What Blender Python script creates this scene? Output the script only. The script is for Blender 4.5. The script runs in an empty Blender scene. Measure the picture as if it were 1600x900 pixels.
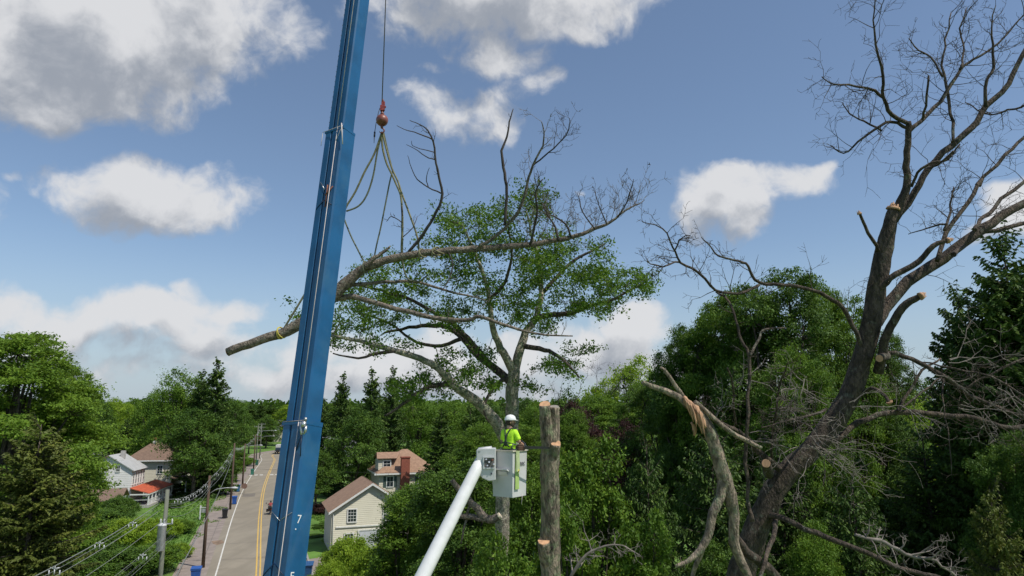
import bpy, math, random
import numpy as np
from mathutils import Vector, Matrix

SC = bpy.context.scene
PI = math.pi
R = math.radians
rng = np.random.default_rng(7)

# ---------------------------------------------------------------- camera
FPX = 1067.0                       # focal length in pixels of the 1600 px wide frame (24 mm equivalent)
TILT = R(10.1)
CAMH = 15.0
cam_d = bpy.data.cameras.new('camera'); cam = bpy.data.objects.new('camera', cam_d)
SC.collection.objects.link(cam); SC.camera = cam
cam_d.sensor_width = 36.0; cam_d.lens = 36.0 * FPX / 1600.0
cam_d.clip_start = 0.1; cam_d.clip_end = 9000
cam.location = (0, 0, CAMH); cam.rotation_euler = (R(90) + TILT, 0, 0)
CT, ST = math.cos(TILT), math.sin(TILT)

def ray(px, py):
    a = (px - 800) / FPX; b = (450 - py) / FPX
    return Vector((a, CT - b * ST, ST + b * CT))
def P(px, py, d):                  # point at distance d along the camera's axis
    return Vector((0, 0, CAMH)) + ray(px, py) * d
def PY(px, py, Y):                 # point at forward ground distance Y
    r = ray(px, py); return Vector((0, 0, CAMH)) + r * (Y / r.y)
def G(px, py, z=0.0):              # point on the ground
    r = ray(px, py); return Vector((0, 0, CAMH)) + r * ((z - CAMH) / r.z)

# ---------------------------------------------------------------- light
SUN_EL = R(57)
sd = Vector((0.86, -0.51, 0)).normalized()
SUN = Vector((sd.x * math.cos(SUN_EL), sd.y * math.cos(SUN_EL), math.sin(SUN_EL)))
sun_d = bpy.data.lights.new('sun', 'SUN'); sun = bpy.data.objects.new('sun', sun_d)
SC.collection.objects.link(sun); sun_d.energy = 3.6; sun_d.angle = R(0.53); sun_d.color = (1.0, 0.95, 0.87)
sun.rotation_euler = SUN.to_track_quat('Z', 'Y').to_euler(); sun.location = (60, -30, 80)

SC.view_settings.view_transform = 'Standard'; SC.view_settings.look = 'None'
SC.view_settings.gamma = 1; SC.view_settings.use_curve_mapping = False
SC.view_settings.exposure = 0.2
SC.cycles.max_bounces = 5; SC.cycles.diffuse_bounces = 2; SC.cycles.glossy_bounces = 2
SC.cycles.transmission_bounces = 3; SC.cycles.transparent_max_bounces = 4
SC.cycles.use_adaptive_sampling = True; SC.cycles.adaptive_threshold = 0.02

W = bpy.data.worlds.new('World'); SC.world = W; W.use_nodes = True
nt = W.node_tree; nt.nodes.clear()
# cloud blobs: px, py, half width px, half height px, weight
CLOUDS = [
 (60,40,300,120,1.3),(250,50,190,105,1.25),(110,130,190,75,1.1),(330,75,80,70,1.0),(225,180,60,42,.75),
 (240,310,150,60,1.15),(330,315,90,48,1.05),(160,310,80,36,.9),(290,285,100,40,1.0),(62,313,24,16,.75),(28,283,22,14,.7),
 (790,-20,200,80,1.25),(770,70,80,60,.95),(895,25,95,45,1.0),(620,50,70,50,.62),(560,20,90,40,.6),
 (740,190,85,50,.9),(690,165,70,42,.75),(845,130,42,34,.85),(640,150,40,26,.6),(800,150,60,40,.65),(700,110,60,24,.5),
 (1125,315,80,56,1.1),(1205,285,80,40,1.1),(1275,268,36,18,.8),(1180,352,34,22,.8),(1150,270,60,28,1.0),(915,303,14,12,.6),
 (1580,335,75,50,1.1),(1520,375,45,24,.8),
 (40,480,110,44,1.05),(130,505,150,42,1.05),(230,500,120,50,1.05),(330,478,100,30,.9),(295,530,110,44,1.0),(60,550,160,36,.85),
 (400,470,60,16,.6),(150,575,260,40,.8),(420,590,120,36,.8),(300,450,30,26,.8),(485,68,34,22,.45),
 (640,560,130,44,1.05),(560,590,170,40,.95),(720,600,180,40,.95),(985,525,56,44,1.1),(940,550,90,44,1.05),(1030,590,160,50,.9),
 (820,560,120,44,.95),(1200,560,200,40,.7),(880,520,60,26,.6),(690,530,60,30,.9),
 (560,545,190,36,.85),(-200,300,200,90,1.0),(1850,150,180,90,1.0),(1900,500,240,70,1.0),(-250,520,260,70,1.0),(800,-700,400,160,.9),(200,-450,260,120,.9)]
g = bpy.data.node_groups.new('cloud_density', 'ShaderNodeTree')
g.interface.new_socket('Vector', in_out='INPUT', socket_type='NodeSocketVector')
g.interface.new_socket('Density', in_out='OUTPUT', socket_type='NodeSocketFloat')
gi = g.nodes.new('NodeGroupInput'); go = g.nodes.new('NodeGroupOutput')
gn = g.nodes; gl = g.links
def gmath(op, a, b=None, c=None):
    n = gn.new('ShaderNodeMath'); n.operation = op
    for k, v in enumerate((a, b, c)):
        if v is None: continue
        if isinstance(v, (int, float)): n.inputs[k].default_value = v
        else: gl.new(v, n.inputs[k])
    return n.outputs[0]
def gdot(v, vec):
    n = gn.new('ShaderNodeVectorMath'); n.operation = 'DOT_PRODUCT'; gl.new(v, n.inputs[0]); n.inputs[1].default_value = vec
    return n.outputs['Value']
# warp the direction a little so cloud outlines billow
wn = gn.new('ShaderNodeTexNoise'); wn.inputs['Scale'].default_value = 9; wn.inputs['Detail'].default_value = 4
gl.new(gi.outputs[0], wn.inputs['Vector'])
ws = gn.new('ShaderNodeVectorMath'); ws.operation = 'SUBTRACT'; gl.new(wn.outputs['Color'], ws.inputs[0]); ws.inputs[1].default_value = (.5, .5, .5)
wm = gn.new('ShaderNodeVectorMath'); wm.operation = 'SCALE'; gl.new(ws.outputs[0], wm.inputs[0]); wm.inputs['Scale'].default_value = 0.075
wa = gn.new('ShaderNodeVectorMath'); wa.operation = 'ADD'; gl.new(gi.outputs[0], wa.inputs[0]); gl.new(wm.outputs[0], wa.inputs[1])
V = wa.outputs[0]
acc = None
for (px, py, ax, ay, wt) in CLOUDS:
    c = ray(px, py).normalized(); e = ray(px + ax, py).normalized(); n_ = ray(px, py - ay).normalized()
    r_ = (e - c); a_ = r_.length; r_.normalize()
    u_ = c.cross(r_); u_ = u_ if u_.z > 0 else -u_; b_ = (n_ - c).length
    r_ = u_.cross(c) if u_.cross(c).dot(r_) > 0 else c.cross(u_)
    x = gdot(V, r_ / a_); y = gdot(V, u_ / b_)
    q = gmath('ADD', gmath('MULTIPLY', x, x), gmath('MULTIPLY', y, y))
    s = gmath('MULTIPLY_ADD', q, -0.55, wt)
    acc = s if acc is None else gmath('SMOOTH_MAX', acc, s, 0.18)
acc = gmath('MAXIMUM', acc, -0.6)
n1 = gn.new('ShaderNodeTexNoise'); n1.inputs['Scale'].default_value = 13; n1.inputs['Detail'].default_value = 10; n1.inputs['Roughness'].default_value = .58
gl.new(V, n1.inputs['Vector'])
dn = gmath('MULTIPLY_ADD', n1.outputs['Fac'], 2.1, -1.42)
gl.new(gmath('ADD', acc, dn), go.inputs[0])

N = nt.nodes; L = nt.links
tc = N.new('ShaderNodeTexCoord')
sky = N.new('ShaderNodeTexSky'); sky.sky_type = 'NISHITA'; sky.sun_disc = False
sky.sun_elevation = SUN_EL; sky.sun_rotation = math.atan2(SUN.x, SUN.y)
sky.altitude = 200; sky.air_density = 1.0; sky.dust_density = 0.5; sky.ozone_density = 2.2
def grp(vec):
    n = N.new('ShaderNodeGroup'); n.node_tree = g; L.new(vec, n.inputs[0]); return n.outputs[0]
def wmap(val, a, b, c, d, smooth=True):
    n = N.new('ShaderNodeMapRange'); n.interpolation_type = 'SMOOTHSTEP' if smooth else 'LINEAR'
    L.new(val, n.inputs[0]); n.inputs[1].default_value = a; n.inputs[2].default_value = b; n.inputs[3].default_value = c; n.inputs[4].default_value = d
    return n.outputs[0]
d0 = grp(tc.outputs['Generated'])
off = N.new('ShaderNodeVectorMath'); off.operation = 'ADD'; L.new(tc.outputs['Generated'], off.inputs[0]); off.inputs[1].default_value = (0.022, 0, 0.05)
d1 = grp(off.outputs[0])
alpha = wmap(d0, -0.03, 0.62, 0, 0.96)
def nmath(op, a, b, c=None):
    n = N.new('ShaderNodeMath'); n.operation = op
    for k_, v_ in enumerate((a, b, c)):
        if v_ is None: continue
        if isinstance(v_, (int, float)): n.inputs[k_].default_value = v_
        else: L.new(v_, n.inputs[k_])
    return n.outputs[0]
shade = wmap(nmath('MULTIPLY_ADD', nmath('SUBTRACT', d1, d0), 0.9, nmath('MULTIPLY', d1, 0.6)), -0.45, 0.95, 1, 0)
# air near the horizon is pale
sx_ = N.new('ShaderNodeSeparateXYZ'); L.new(tc.outputs['Generated'], sx_.inputs[0])
veil = wmap(sx_.outputs[2], -0.02, 0.24, 0.85, 0.07)
hz = N.new('ShaderNodeMix'); hz.data_type = 'RGBA'; L.new(veil, hz.inputs[0]); L.new(sky.outputs[0], hz.inputs[6]); hz.inputs[7].default_value = (3.3, 4.1, 5.0, 1)
cr = N.new('ShaderNodeMix'); cr.data_type = 'RGBA'; L.new(shade, cr.inputs[0])
cr.inputs[6].default_value = (2.75, 3.0, 3.45, 1); cr.inputs[7].default_value = (6.0, 6.05, 6.2, 1)
mx = N.new('ShaderNodeMix'); mx.data_type = 'RGBA'; L.new(alpha, mx.inputs[0]); L.new(hz.outputs[2], mx.inputs[6]); L.new(cr.outputs[2], mx.inputs[7])
bg = N.new('ShaderNodeBackground'); bg.inputs['Strength'].default_value = 0.105; L.new(mx.outputs[2], bg.inputs[0])
wo = N.new('ShaderNodeOutputWorld'); L.new(bg.outputs[0], wo.inputs[0])
W.cycles.sampling_method = 'MANUAL'; W.cycles.sample_map_resolution = 512

# ---------------------------------------------------------------- materials
def mat(name, col, rough=.8, var=.25, scale=3.0, bump=.0, bscale=20, metal=0, col2=None, c2pos=(.5, .65), stretch=None, coat=0, spec=.5):
    m = bpy.data.materials.new(name); m.use_nodes = True; t = m.node_tree; b = t.nodes['Principled BSDF']
    b.inputs['Roughness'].default_value = rough; b.inputs['Metallic'].default_value = metal
    b.inputs['Specular IOR Level'].default_value = spec; b.inputs['Coat Weight'].default_value = coat
    co = t.nodes.new('ShaderNodeTexCoord'); mp = t.nodes.new('ShaderNodeMapping'); t.links.new(co.outputs['Object'], mp.inputs[0])
    if stretch: mp.inputs['Scale'].default_value = stretch
    n = t.nodes.new('ShaderNodeTexNoise'); n.inputs['Scale'].default_value = scale; n.inputs['Detail'].default_value = 6; t.links.new(mp.outputs[0], n.inputs['Vector'])
    r = t.nodes.new('ShaderNodeValToRGB'); t.links.new(n.outputs['Fac'], r.inputs[0])
    r.color_ramp.elements[0].position = .36; r.color_ramp.elements[1].position = .64
    r.color_ramp.elements[0].color = (*[c * (1 - var) for c in col], 1); r.color_ramp.elements[1].color = (*[min(1, c * (1 + var)) for c in col], 1)
    out = r.outputs[0]
    if col2:
        n2 = t.nodes.new('ShaderNodeTexNoise'); n2.inputs['Scale'].default_value = scale * .7; n2.inputs['Detail'].default_value = 8; n2.inputs['Roughness'].default_value = .65
        mp2 = t.nodes.new('ShaderNodeMapping'); mp2.inputs['Location'].default_value = (13, 7, 5); t.links.new(co.outputs['Object'], mp2.inputs[0]); t.links.new(mp2.outputs[0], n2.inputs['Vector'])
        mr = t.nodes.new('ShaderNodeMapRange'); t.links.new(n2.outputs['Fac'], mr.inputs[0]); mr.inputs[1].default_value = c2pos[0]; mr.inputs[2].default_value = c2pos[1]
        x = t.nodes.new('ShaderNodeMix'); x.data_type = 'RGBA'; t.links.new(mr.outputs[0], x.inputs[0]); t.links.new(out, x.inputs[6]); x.inputs[7].default_value = (*col2, 1)
        out = x.outputs[2]
    if 'bark' in name:             # cracks between the plates of bark
        cn = t.nodes.new('ShaderNodeTexNoise'); cn.inputs['Scale'].default_value = bscale * .6; cn.inputs['Detail'].default_value = 3; t.links.new(mp.outputs[0], cn.inputs['Vector'])
        cm = t.nodes.new('ShaderNodeMapRange'); t.links.new(cn.outputs['Fac'], cm.inputs[0]); cm.inputs[1].default_value = .40; cm.inputs[2].default_value = .56; cm.inputs[3].default_value = .55; cm.inputs[4].default_value = 1.15
        cx_ = t.nodes.new('ShaderNodeMix'); cx_.data_type = 'RGBA'; cx_.blend_type = 'MULTIPLY'; cx_.inputs[0].default_value = 1; t.links.new(out, cx_.inputs[6]); t.links.new(cm.outputs[0], cx_.inputs[7]); out = cx_.outputs[2]
    t.links.new(out, b.inputs['Base Color'])
    if bump:
        bn = t.nodes.new('ShaderNodeTexNoise'); bn.inputs['Scale'].default_value = bscale; bn.inputs['Detail'].default_value = 5; t.links.new(mp.outputs[0], bn.inputs['Vector'])
        bp = t.nodes.new('ShaderNodeBump'); bp.inputs['Strength'].default_value = bump; bp.inputs['Distance'].default_value = .09 if 'bark' in name else .05
        t.links.new(bn.outputs['Fac'], bp.inputs['Height']); t.links.new(bp.outputs[0], b.inputs['Normal'])
    return m
def leafmat(name, c1, c2, c3, trans=.3, rough=.6, spec=.22):
    """c1..c2 between leaves and sprays, c3 the odd paler leaf"""
    m = bpy.data.materials.new(name); m.use_nodes = True; t = m.node_tree; b = t.nodes['Principled BSDF']
    at = t.nodes.new('ShaderNodeAttribute'); at.attribute_name = 'v'
    r = t.nodes.new('ShaderNodeValToRGB'); t.links.new(at.outputs['Fac'], r.inputs[0])
    e = r.color_ramp.elements; e[0].color = (*c1, 1); e[0].position = .1; e[1].color = (*c3, 1); e[1].position = 1
    k = e.new(.72); k.color = (*c2, 1)
    t.links.new(r.outputs[0], b.inputs['Base Color']); b.inputs['Roughness'].default_value = rough; b.inputs['Specular IOR Level'].default_value = spec
    tr = t.nodes.new('ShaderNodeBsdfTranslucent'); hs = t.nodes.new('ShaderNodeHueSaturation'); hs.inputs['Value'].default_value = 1.5; hs.inputs['Hue'].default_value = .485
    t.links.new(r.outputs[0], hs.inputs['Color']); t.links.new(hs.outputs[0], tr.inputs[0])
    ms = t.nodes.new('ShaderNodeMixShader'); ms.inputs[0].default_value = trans
    t.links.new(b.outputs[0], ms.inputs[1]); t.links.new(tr.outputs[0], ms.inputs[2])
    t.links.new(ms.outputs[0], t.nodes['Material Output'].inputs['Surface'])
    return m
M = {}
M['maple'] = leafmat('maple_leaves', (.080, .150, .016), (.155, .260, .026), (.23, .35, .045), .33)
M['broad'] = leafmat('broad_leaves', (0.060, 0.124, 0.014), (0.117, 0.213, 0.020), (0.221, 0.320, 0.036), .28)
M['dark'] = leafmat('dark_leaves', (0.039, 0.088, 0.013), (0.086, 0.160, 0.019), (0.153, 0.248, 0.033), .22)
M['bright'] = leafmat('bright_leaves', (0.114, 0.205, 0.016), (0.231, 0.343, 0.026), (0.355, 0.457, 0.043), .35)
M['oak'] = leafmat('oak_leaves', (0.051, 0.111, 0.013), (0.105, 0.200, 0.018), (0.199, 0.303, 0.032), .28)
M['purple'] = leafmat('purple_leaves', (0.030, 0.017, 0.016), (0.068, 0.031, 0.026), (0.135, 0.057, 0.046), .2)
M['needle'] = leafmat('spruce_needles', (0.033, 0.070, 0.014), (0.072, 0.129, 0.021), (0.153, 0.217, 0.036), .12, .6)
M['needle_l'] = leafmat('light_needles', (0.058, 0.077, 0.016), (0.114, 0.143, 0.024), (0.208, 0.212, 0.043), .12, .6)
M['bark'] = mat('bark', (.085, .068, .052), .95, .4, 6, .8, 25, stretch=(1, 1, .25))
M['bark_dead'] = mat('dead_bark', (.078, .058, .042), .95, .45, 4, 1.0, 20, col2=(.17, .175, .13), c2pos=(.56, .70), stretch=(1, 1, .4))
M['bark_pale'] = mat('pale_bark', (.42, .37, .29), .95, .4, 5, 1.0, 25, col2=(.20, .235, .14), c2pos=(.46, .6))
M['bark_log'] = mat('log_bark', (.19, .155, .12), .95, .4, 6, .8, 25, col2=(.24, .24, .19), c2pos=(.55, .7))
M['lichen_bark'] = mat('lichen_bark', (.26, .205, .15), .95, .4, 5, 1.0, 22, col2=(.22, .245, .15), c2pos=(.52, .66), stretch=(1, 1, .35))
M['twig'] = mat('dead_twig', (.060, .048, .042), .9, .3, 3)
M['twig_pale'] = mat('pale_twig', (.19, .165, .14), .9, .35, 3)
M['cut'] = mat('cut_wood', (.52, .30, .16), .8, .2, 9)
M['split'] = mat('split_wood', (.40, .235, .135), .85, .35, 6, stretch=(1, 1, .3))

# ---------------------------------------------------------------- mesh building
def mesh_np(name, v, f, m, parent=None, smooth=False, attr=None):
    """v: (n,3), f: (k,4) or (k,3) int array"""
    v = np.asarray(v, np.float32); f = np.asarray(f, np.int32)
    me = bpy.data.meshes.new(name); me.vertices.add(len(v)); me.vertices.foreach_set('co', v.ravel())
    k, n = f.shape
    me.loops.add(k * n); me.loops.foreach_set('vertex_index', f.ravel())
    me.polygons.add(k); me.polygons.foreach_set('loop_start', np.arange(k, dtype=np.int32) * n)
    if smooth: me.polygons.foreach_set('use_smooth', np.ones(k, bool))
    if attr is not None:
        a = me.attributes.new('v', 'FLOAT', 'FACE'); a.data.foreach_set('value', np.asarray(attr, np.float32))
    me.update(calc_edges=True)
    if m is not None: me.materials.append(m)
    o = bpy.data.objects.new(name, me); SC.collection.objects.link(o)
    if parent: o.parent = parent
    return o
def tag(o, label=None, cat=None, group=None, kind=None):
    if label: o['label'] = label
    if cat: o['category'] = cat
    if group: o['group'] = group
    if kind: o['kind'] = kind
    return o
def empty(name, loc=(0, 0, 0), rz=0, label=None, cat=None, group=None):
    o = bpy.data.objects.new(name, None); SC.collection.objects.link(o); o.location = loc; o.rotation_euler = (0, 0, rz)
    o.empty_display_size = .3
    return tag(o, label, cat, group)
def dup(root, loc=None, rz=None, sc=None, label=None, cat=None, group=None):
    def cp(o, par):
        c = o.copy(); SC.collection.objects.link(c)
        if par: c.parent = par
        for ch in [k for k in KIDS(o)]: cp(ch, c)
        return c
    c = cp(root, None)
    if loc is not None: c.location = loc
    if rz is not None: c.rotation_euler = (0, 0, rz)
    if sc is not None: c.scale = sc
    return tag(c, label, cat, group)
def KIDS(o): return [c for c in SC.collection.objects if c.parent == o]

class MB:
    """collects polygons, then links them as one mesh object"""
    def __init__(s): s.v = []; s.f = []; s.m = []; s.sm = []
    def poly(s, pts, mi=0):
        b = len(s.v); s.v += [tuple(p) for p in pts]; s.f.append(tuple(range(b, b + len(pts)))); s.m.append(mi); s.sm.append(False)
    def box(s, c, sz, rz=0, mi=0, mtx=None):
        b = len(s.v); hx, hy, hz = sz[0] / 2, sz[1] / 2, sz[2] / 2
        co, si = math.cos(rz), math.sin(rz)
        for dx, dy, dz in ((-1,-1,-1),(1,-1,-1),(1,1,-1),(-1,1,-1),(-1,-1,1),(1,-1,1),(1,1,1),(-1,1,1)):
            x, y, z = dx * hx, dy * hy, dz * hz
            p = Vector((c[0] + x * co - y * si, c[1] + x * si + y * co, c[2] + z))
            if mtx: p = mtx @ p
            s.v.append(tuple(p))
        for q in ((0,3,2,1),(4,5,6,7),(0,1,5,4),(1,2,6,5),(2,3,7,6),(3,0,4,7)):
            s.f.append(tuple(b + i for i in q)); s.m.append(mi); s.sm.append(False)
    def prism(s, loop, vec, mi=0):
        n = len(loop); b = len(s.v); vec = Vector(vec)
        s.v += [tuple(p) for p in loop] + [tuple(Vector(p) + vec) for p in loop]
        s.f.append(tuple(range(b + n - 1, b - 1, -1))); s.f.append(tuple(range(b + n, b + 2 * n))); s.m += [mi, mi]; s.sm += [False, False]
        for i in range(n):
            j = (i + 1) % n; s.f.append((b + i, b + j, b + n + j, b + n + i)); s.m.append(mi); s.sm.append(False)
    def tube(s, pts, rad, n=8, cap=True, rough=0.0, mi=0, smooth=True):
        pts = [Vector(p) for p in pts]; k = len(pts)
        if isinstance(rad, (int, float)): rad = [rad] * k
        b = len(s.v); prev = None
        for i, p in enumerate(pts):
            t = (pts[min(i + 1, k - 1)] - pts[max(i - 1, 0)])
            t = t.normalized() if t.length > 1e-9 else Vector((0, 0, 1))
            if prev is None:
                a = t.cross(Vector((0, 0, 1)) if abs(t.z) < .9 else Vector((1, 0, 0))).normalized()
            else:
                a = (prev - t * prev.dot(t)); a = a.normalized() if a.length > 1e-6 else t.orthogonal().normalized()
            prev = a; c = t.cross(a)
            for j in range(n):
                th = 2 * PI * j / n; rr = rad[i] * (1 + (random.uniform(-rough, rough) if rough else 0))
                q = p + (a * math.cos(th) + c * math.sin(th)) * rr; s.v.append((q.x, q.y, q.z))
        for i in range(k - 1):
            for j in range(n):
                j2 = (j + 1) % n; s.f.append((b + i * n + j, b + i * n + j2, b + (i + 1) * n + j2, b + (i + 1) * n + j)); s.m.append(mi); s.sm.append(smooth)
        if cap:
            s.f.append(tuple(b + j for j in reversed(range(n)))); s.f.append(tuple(b + (k - 1) * n + j for j in range(n))); s.m += [mi, mi]; s.sm += [False, False]
    def lathe(s, prof, n=16, o=(0, 0, 0), mi=0):
        b = len(s.v); o = Vector(o)
        for r_, z in prof:
            for j in range(n):
                th = 2 * PI * j / n; s.v.append((o.x + r_ * math.cos(th), o.y + r_ * math.sin(th), o.z + z))
        for i in range(len(prof) - 1):
            for j in range(n):
                j2 = (j + 1) % n; s.f.append((b + i * n + j, b + i * n + j2, b + (i + 1) * n + j2, b + (i + 1) * n + j)); s.m.append(mi); s.sm.append(True)
        s.f.append(tuple(b + j for j in reversed(range(n)))); s.f.append(tuple(b + (len(prof) - 1) * n + j for j in range(n))); s.m += [mi, mi]; s.sm += [False, False]
    def build(s, name, m, parent=None, bevel=0):
        me = bpy.data.meshes.new(name); me.from_pydata(s.v, [], s.f)
        ms = m if isinstance(m, (list, tuple)) else [m]
        for x in ms: me.materials.append(x)
        me.polygons.foreach_set('material_index', s.m); me.polygons.foreach_set('use_smooth', s.sm); me.update()
        o = bpy.data.objects.new(name, me); SC.collection.objects.link(o)
        if parent: o.parent = parent
        if bevel:
            md = o.modifiers.new('bevel', 'BEVEL'); md.width = bevel; md.segments = 2; md.limit_method = 'ANGLE'
        return o

def crom(pts, rad, sub=3, jit=0.0):
    """Catmull-Rom through pts with radii, optional sideways jitter (fraction of the step)"""
    pts = [Vector(p) for p in pts]; n = len(pts); out = []; ro = []
    for i in range(n - 1):
        p0 = pts[max(i - 1, 0)]; p1 = pts[i]; p2 = pts[i + 1]; p3 = pts[min(i + 2, n - 1)]
        for k in range(sub):
            t = k / sub
            q = .5 * ((2 * p1) + (p2 - p0) * t + (2 * p0 - 5 * p1 + 4 * p2 - p3) * t * t + (3 * p1 - 3 * p2 + p3 - p0) * t ** 3)
            if jit and (i or k): q = q + Vector([random.uniform(-1, 1) for _ in range(3)]) * (p2 - p1).length / sub * jit
            out.append(q); ro.append(rad[i] * (1 - t) + rad[i + 1] * t)
    out.append(pts[-1]); ro.append(rad[-1]); return out, ro

def rv(s=1.0): return Vector((random.gauss(0, s), random.gauss(0, s), random.gauss(0, s)))

def grow(mb, p, d, length, r, lvl, up=.15, kids=3, wander=.25, spread=.9, tips=None, ratio=.55):
    """a free-growing bare branch with its twigs"""
    seg = max(3, min(7, int(length / .22))); st = length / seg; pts = [p.copy()]; rr = [r]
    d = d.normalized(); start = None
    nodes = []
    for i in range(seg):
        d = (d + rv(wander) + Vector((0, 0, up))).normalized(); p = p + d * st
        pts.append(p.copy()); rr.append(max(.0045, r * (1 - .65 * (i + 1) / seg))); nodes.append((p.copy(), d.copy(), rr[-1]))
    mb.tube(pts, rr, 5 if r > .03 else (4 if r > .012 else 3), cap=False)
    if tips is not None: tips.append(p)
    if lvl > 0:
        for _ in range(kids):
            i = random.randrange(max(0, seg // 4), seg); q, dd, ra = nodes[i]
            side = dd.cross(rv()).normalized()
            grow(mb, q, dd * .6 + side * spread, length * ratio * random.uniform(.6, 1.15), max(.0065, ra * .75), lvl - 1, up, kids, wander, spread, tips, ratio)

def leaves(C, cl_r, flat, n, leaf, upw=.5, outw=.6, rnd=.7, center=None, asp=.5, rg=None, droop=0.):
    """n leaf quads round each cluster centre; C (k,3). returns verts, faces, value"""
    rg = rg or rng
    k = len(C); cl_r = np.broadcast_to(cl_r, (k,)); off = rg.normal(size=(k, n, 3)) * .55
    off[..., 2] *= flat; pos = C[:, None, :] + off * cl_r[:, None, None]
    if droop: pos[..., 2] -= droop * (off[..., 0] ** 2 + off[..., 1] ** 2) * cl_r[:, None]
    nr = rg.normal(size=(k, n, 3)) * rnd; nr[..., 2] += upw
    o = C - (C.mean(0) if center is None else center); o /= np.linalg.norm(o, axis=1, keepdims=True) + 1e-6
    nr += o[:, None, :] * outw
    pos = pos.reshape(-1, 3); nr = nr.reshape(-1, 3); nr /= np.linalg.norm(nr, axis=1, keepdims=True) + 1e-9
    t = rg.normal(size=pos.shape); t -= nr * (t * nr).sum(1, keepdims=True); t /= np.linalg.norm(t, axis=1, keepdims=True) + 1e-9
    b = np.cross(nr, t); s = leaf * rg.uniform(.6, 1.25, (len(pos), 1))
    v = np.stack([pos - t * s * .5, pos - b * s * asp * .5 + t * s * .1, pos + t * s * .5, pos + b * s * asp * .5 + t * s * .1], 1).reshape(-1, 3)
    f = np.arange(len(pos) * 4).reshape(-1, 4)
    val = np.clip(np.repeat(rg.uniform(0, 1, k), n) * .55 + rg.uniform(0, 1, k * n) * .45, 0, 1)
    return v, f, val

def broadleaf(name, H, Rc, zb, mat_l, nl=14, ncl=420, lpc=180, leaf=.16, clr=.6, flat=.5, bark='bark', seed=1, taper=.5, lobe=.42, low=-.35, name_crown='crown'):
    rg = np.random.default_rng(seed); random.seed(seed)
    root = empty(name)
    hc = H - zb; cz = zb + hc * .5
    lob = []
    for i in range(nl):
        z = -0.85 + 1.7 * (i + .5) / nl; th = i * 2.39996 + rg.uniform(-.4, .4); rr = math.sqrt(max(0, 1 - z * z)) ** .8
        wz = 1 - taper * max(0, z)
        r_ = Rc * lobe * rg.uniform(.75, 1.2)
        k = rg.uniform(.75, 1.0)
        lob.append((Rc * (1 - lobe * .8) * rr * wz * math.cos(th) * k, Rc * (1 - lobe * .8) * rr * wz * math.sin(th) * k, cz + z * (hc * .5 - r_ * .55), r_))
    lob = np.array(lob)
    w = lob[:, 3] ** 2; w /= w.sum()
    idx = rg.choice(nl, ncl * 3, p=w); d = rg.normal(size=(ncl * 3, 3)); d /= np.linalg.norm(d, axis=1, keepdims=True)
    keep = d[:, 2] > low; idx = idx[keep]; d = d[keep]
    sc_ = np.array([1, 1, .8])
    pos = lob[idx, :3] + d * sc_ * lob[idx, 3:4] * rg.uniform(.72, 1.1, (len(idx), 1))
    ok = np.ones(len(pos), bool)
    for j in range(nl):
        dd = np.linalg.norm((pos - lob[j, :3]) / sc_, axis=1); ok &= (dd > lob[j, 3] * .62) | (idx == j)
    pos = pos[ok][:ncl]
    v, f, val = leaves(pos, clr * rg.uniform(.65, 1.3, len(pos)), flat, lpc, leaf, center=np.array([0, 0, cz - hc * .2]), rg=rg)
    tr = MB(); r0 = H * .018 + .06
    tp = [Vector((0, 0, -.3)), Vector((.02 * H * .3, 0, zb * .5)), Vector((0, .1, zb)), Vector((.1, 0, cz)), Vector((0, 0, cz + hc * .3))]
    pts, rr = crom(tp, [r0 * 1.25, r0, r0 * .85, r0 * .55, r0 * .15], 3, .06); tr.tube(pts, rr, 8, rough=.06)
    for j in range(nl):
        c = Vector(lob[j, :3]); s0 = Vector((0, 0, zb + (c.z - zb) * .35 if c.z > zb else zb * .9))
        mid = (s0 + c) / 2 + Vector((0, 0, -.25)); pts, rr = crom([s0, mid, c], [r0 * .4, r0 * .28, r0 * .12], 3, .1); tr.tube(pts, rr, 5)
        near = pos[np.linalg.norm(pos - lob[j, :3], axis=1) < lob[j, 3] * 1.15][:10]
        for q in near: tr.tube([c, (c + Vector(q)) / 2 + rv(.12), Vector(q)], [r0 * .12, r0 * .07, .01], 3, cap=False)
    tr.build('trunk', M[bark], root)
    mesh_np(name_crown, v, f, M[mat_l], root, attr=val)
    root['H'] = H; root['Rc'] = Rc
    return root

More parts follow.
